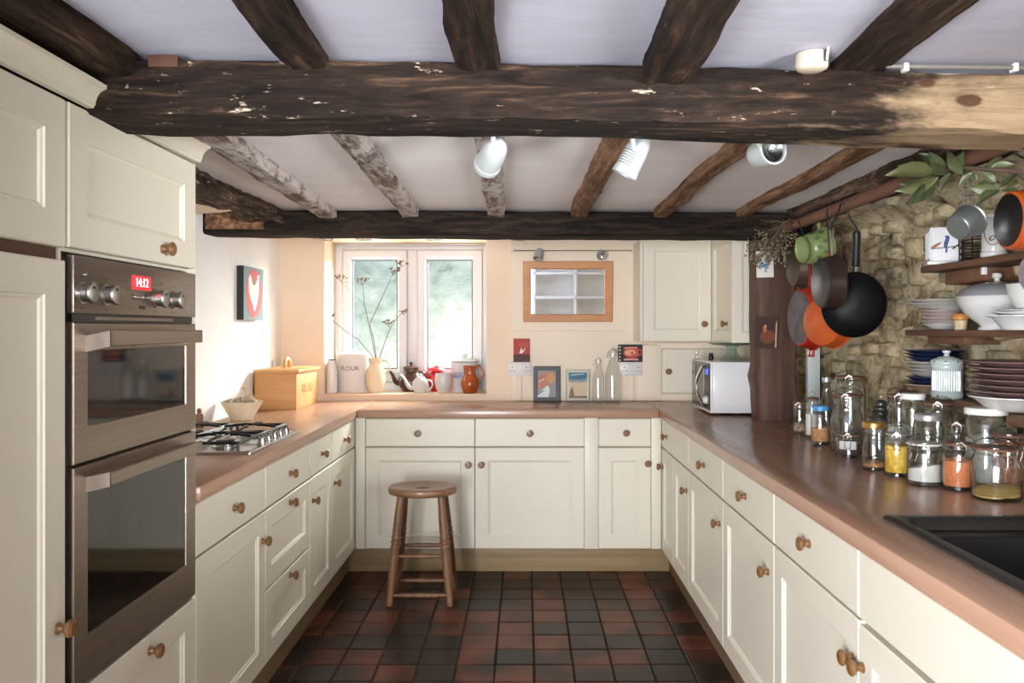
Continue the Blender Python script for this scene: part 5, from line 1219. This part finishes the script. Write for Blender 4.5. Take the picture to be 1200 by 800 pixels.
# ================================================================== STORAGE JARS
M_rubber = pbr('orange_rubber_seal', (112,72,56), .6); M_gold = pbr('gold_lid', (190,150,84), .3, .9); M_lidwhite = pbr('white_lid', (222,222,218), .4); M_lidgrey = pbr('grey_metal_lid', (176,178,178), .35, .7); M_lidblue = pbr('blue_lid', (70,140,196), .4)
M_wire = pbr('bail_wire', (170,168,162), .3, .9)
def grain(name, c1, c2, sc, bm=.6):
    m, t, b = nt(name); v = coords(t, (1,1,1)); vo = N(t, 'ShaderNodeTexVoronoi'); vo.inputs['Scale'].default_value = sc; t.links.new(v, vo.inputs['Vector'])
    se = N(t, 'ShaderNodeSeparateColor'); t.links.new(vo.outputs['Color'], se.inputs[0])
    t.links.new(mix(t, se.outputs[0], c1, c2), b.inputs['Base Color']); b.inputs['Roughness'].default_value = .7
    bump(t, b, vo.outputs['Distance'], bm, .004); return m
def storage_jar(label, x, y, r0, h, lid, fill=None, shape='kilner', ring=None, turn=None):
    t_ = thing('storage_jar', label, 'jar', (x, y, ZW1+.0005), R(turn if turn is not None else -28))
    hb = h-(.030 if lid in ('glass','ball') else .016)         # height of the mouth
    if shape == 'kilner': prof = [(.88,.003),(.95,0),(1,.02),(1,.80),(.97,.86),(.90,.90),(.90,.96),(.94,.965),(.94,1)]
    elif shape == 'squat': prof = [(.86,.003),(.93,0),(1,.05),(1,.66),(.95,.80),(.86,.88),(.86,.95),(.92,.96),(.92,1)]
    elif shape == 'milk': prof = [(.80,.003),(.88,0),(.93,.03),(.97,.30),(.93,.55),(.80,.72),(.74,.80),(.80,.84),(.80,.88),(.76,.90),(.78,.97),(.84,.975),(.84,1)]
    elif shape == 'bottle': prof = [(.9,.003),(.97,0),(1,.02),(1,.5),(.8,.62),(.5,.78),(.46,.93),(.55,.94),(.55,1)]
    else: prof = [(.9,.003),(.96,0),(1,.02),(1,.84),(.9,.92),(.84,.94),(.84,1)]
    P = [(r0*a, hb*b) for a, b in prof]
    b = MB(); b.lathe([(.002,.004)]+P+[(a-.0028, bz) for a, bz in reversed(P[2:])]+[(P[2][0]*.9,.009)], 30, cap=False); b.build('jar_body', M_glass, t_, smooth=60)
    b = MB(); b.lathe([(.002,.010),(P[2][0]*.86,.010),(P[2][0]*.93,hb*.05+.006)], 24, cap=False); b.build('jar_floor', M_glass, t_, smooth=60)
    rm = P[-1][0]
    if fill:
        mt, f0, tiltf = fill; q = .93
        rr_ = [(a*q, min(bz, hb*f0)) for a, bz in P[1:] if bz < hb*f0] ; r_top = rr_[-1][0]
        b = MB(); n = 28; rings = []
        for a, bz in [(rr_[0][0]*.6,.012)]+[(a, max(bz,.012)) for a, bz in rr_]: rings.append([(a*math.cos(2*PI*i/n), a*math.sin(2*PI*i/n), bz) for i in range(n)])
        for s_, e_ in ((1.0,0),(.7,.003),(.3,.006)): rings.append([(r_top*s_*math.cos(2*PI*i/n), r_top*s_*math.sin(2*PI*i/n), hb*f0+e_+tiltf*r_top*s_*math.cos(2*PI*i/n)+.003*mnoise.noise(Vector((i*.9, s_*5, h*50)))) for i in range(n)])
        b.loft(rings); b.build('contents', mt, t_, smooth=60)
    if lid in ('glass', 'ball'):
        lathe_part('rubber_seal', [(rm*.98,hb),(rm*1.07,hb+.001),(rm*1.07,hb+.0055),(rm*.98,hb+.0065)], ring or M_rubber, t_, 30)
        b = MB()
        if lid == 'glass': b.lathe([(rm*1.05,hb+.006),(rm*1.06,hb+.011),(rm*.95,hb+.018),(rm*.6,hb+.026),(rm*.58,hb+.028),(.002,hb+.0275)], 30, cap=False)
        else: b.lathe([(rm*1.05,hb+.006),(rm*1.0,hb+.010),(rm*.5,hb+.012),(.006,hb+.013),(.010,hb+.017),(.013,hb+.024),(.010,hb+.031),(.002,hb+.034)], 24, cap=False)
        b.build('glass_lid', M_glass, t_, smooth=60)
        if lid == 'glass':
            w = MB(); zr = hb-.010; rn = P[-3][0]*1.02
            w.tube([(rn*math.cos(2*PI*i/24), rn*math.sin(2*PI*i/24), zr) for i in range(24)], .0013, 5, True)
            w.tube([(-.010,-rn-.002,zr-.014),(-.012,-rn-.006,zr-.002),(-.012,-rn-.008,zr+.012),(.0,-rn-.006,zr+.022),(.012,-rn-.008,zr+.012),(.012,-rn-.006,zr-.002),(.010,-rn-.002,zr-.014)], .0014, 5)
            w.tube([(-.009,-rn-.004,zr-.012),(-.009,-rn-.011,zr-.030),(.009,-rn-.011,zr-.030),(.009,-rn-.004,zr-.012)], .0014, 5)
            w.tube([(-.006,-rn-.006,zr+.014),(-.004,-rm*.7,hb+.026),(0,0,hb+.030),(0,rn+.004,zr+.004)], .0012, 5)
            w.build('wire_bail', M_wire, t_)
    else:
        mt = {'blue':M_lidblue,'gold':M_gold,'white':M_lidwhite,'metal':M_lidgrey}[lid]; k = 1.16 if lid == 'white' else 1.06
        lathe_part('lid', [(rm*k,hb-.006),(rm*k*1.01,hb-.004),(rm*k*1.01,hb+.008),(rm*(k-.04),hb+.012),(rm*.7,hb+.0125),(.002,hb+.012)], mt, t_, 32)
    return t_
F_pasta = grain('yellow_pasta', (206,160,50), (232,196,84), 110); F_lentil = grain('orange_lentils', (212,116,66), (232,142,88), 300, .4); F_flour = pbr('white_flour', (236,232,226), .9, bmp=.2, bsc=60)
F_semo = pbr('yellow_semolina', (204,172,96), .9, bmp=.2, bsc=200); F_tan = grain('tan_cereal', (176,122,74), (206,160,112), 120); F_beans = grain('dark_beans', (58,34,36), (88,54,52), 130); F_mixed = grain('cream_beans', (206,186,156), (120,100,80), 120); F_red = grain('red_brown_lentils', (150,76,44), (176,98,60), 200)
for args in [
    ('slim clip jar of pale beans, closest to the oak post', 1.156,3.41,.0265,.151,'glass',(F_mixed,.34,0)),
    ('slim jar with round glass stopper, second from the oak post', 1.168,3.295,.027,.182,'ball',(F_flour,.62,0)),
    ('jar of tan cereal with a bright blue lid', 1.133,3.108,.035,.150,'blue',(F_tan,.46,.1),'plain'),
    ('tall thin empty glass bottle behind the blue lidded jar', 1.232,3.31,.031,.247,'metal',None,'bottle'),
    ('tallest empty clip jar at the back, right of the glass bottle', 1.246,3.10,.054,.284,'glass',None,'kilner'),
    ('big empty clip jar in front of the tallest one', 1.175,2.956,.0605,.226,'glass',None,'milk'),
    ('low clip jar of dark beans with a pale label', 1.120,2.80,.045,.104,'glass',(F_beans,.55,0),'plain'),
    ('small empty jar with glass top behind the gold lidded jar', 1.21,2.765,.036,.150,'glass',None,'plain'),
    ('gold lidded shouldered jar with a little brown sugar', 1.097,2.547,.0385,.153,'gold',(F_tan,.16,.05),'milk'),
    ('jar full of yellow pasta shapes', 1.123,2.444,.0365,.152,'glass',(F_pasta,.74,0),'plain',M_lidgrey),
    ('tall clip jar half full of white contents, standing behind the yellow pasta jar', 1.246,2.695,.040,.247,'glass',(F_flour,.55,0),'kilner'),
    ('tall jar with clip top and white lid band behind the grey lidded jar', 1.235,2.58,.037,.240,'white',None,'plain'),
    ('tall empty clip jar with brown seal below the white canister', 1.274,2.50,.042,.238,'glass',None,'kilner'),
    ('empty jar with flat grey metal lid behind the flour jar', 1.201,2.415,.043,.192,'metal',None,'plain'),
    ('clip jar half full of white flour', 1.139,2.31,.0475,.142,'glass',(F_flour,.44,.25),'kilner',pbr('white_seal',(206,200,190),.6),-60),
    ('clip jar of orange lentils', 1.197,2.237,.0425,.152,'glass',(F_lentil,.66,.05),'kilner',None,-20),
    ('large round shouldered clip jar with a little yellow semolina, nearest the camera', 1.229,2.114,.0605,.158,'glass',(F_semo,.15,.22),'squat',None,30),
    ('wide jar with a broad white plastic lid', 1.309,2.30,.057,.222,'white',(F_flour,.66,.1),'plain'),
    ('clip jar of red brown lentils behind the nearest jar', 1.308,2.192,.041,.180,'glass',(F_red,.94,0),'kilner',None,10),
    ('small thin clip jar with brown seal left of the white plastic lidded jar', 1.278,2.40,.023,.186,'glass',None,'kilner')]:
    j_ = storage_jar(*args)
    if 'pale label' in args[0]:
        lb = MB(); rr_ = .0458; vs = []
        for i in range(9): a = R(-36+9*i); vs += [(rr_*math.sin(a), -rr_*math.cos(a), .030),(rr_*math.sin(a), -rr_*math.cos(a), .058)]
        lb.add(vs, [(2*i,2*i+2,2*i+3,2*i+1) for i in range(8)]); lb.build('paper_label', col((190,190,188)), j_)
bh = thing('ribbed_shaker', 'dark ribbed metal beehive jar with glass knob among the glass jars', 'jar', (1.272, 2.895, ZW1+.0005))
pr = [(.030,0),(.036,.004)]
for k in range(9): z0 = .03+.017*k; rr_ = .038*math.cos(max(0,(k-3))*.20); pr += [(rr_*.94, z0),(rr_, z0+.006),(rr_, z0+.011)]
pr += [(.012,.186),(.002,.188)]
lathe_part('shaker_body', pr, pbr('dark_pewter', (92,94,96), .3, .8), bh, 30); b = MB(); b.ball((0,0,.198), .013, 14); b.build('glass_knob', M_glass, bh, smooth=80)

# ================================================================== REAR WALL SHELVING (seen in the mirror)
rs = thing('white_bookcase', 'white open bookcase on the rear wall, seen only in the mirror', 'bookcase', (.12, -2.195, 0))
for x in (0,.6,1.22): MB().box(x,x+.03,0,.30,0,1.8).build('upright', M_enamel, rs, smooth=0)
for z in (.1,.45,.8,1.15,1.5,1.78): MB().box(0,1.25,0,.30,z,z+.03).build('shelf_board', M_enamel, rs, smooth=0)

# ================================================================== GROUPS OF REPEATS
GROUPS = {'base_cabinet':'cream base cabinets','filler_panel':'cream filler panels between the base cabinets','ceiling_joist':'old oak ceiling joists','joist_end':'joist ends over the back wall','ceiling_spotlight':'white spotlights below the big beam',
    'track_spotlight':'little spotlights on the cable track','storage_jar':'glass storage jars on the right worktop','postcard':'postcards and photographs pinned or propped up','double_socket':'double sockets on the back wall','picture_frame':'framed pictures on the worktop',
    'glass_bottle':'swing top bottles by the back wall','shaker':'little bottles on the microwave','dried_seed_stem':'dried seed head stems in the cream jug','worktop':'beech worktops','wall_shelf':'wooden shelves on the stone wall',
    'hanging_frying_pan':'pans hanging from the pole','hanging_skillet':'pans hanging from the pole','hanging_wok':'pans hanging from the pole','hanging_milk_pan':'pans hanging from the pole','hanging_lilac_pan':'pans hanging from the pole','tin_saucepan':'pans hanging from the pole',
    'oak_beam':'big oak cross beams','cornice':'cream cornices on the tall cupboards'}
for o in bpy.data.objects:
    if o.parent is None and 'label' in o and 'group' not in o:
        g = GROUPS.get(o.name.split('.')[0])
        if g: o['group'] = g
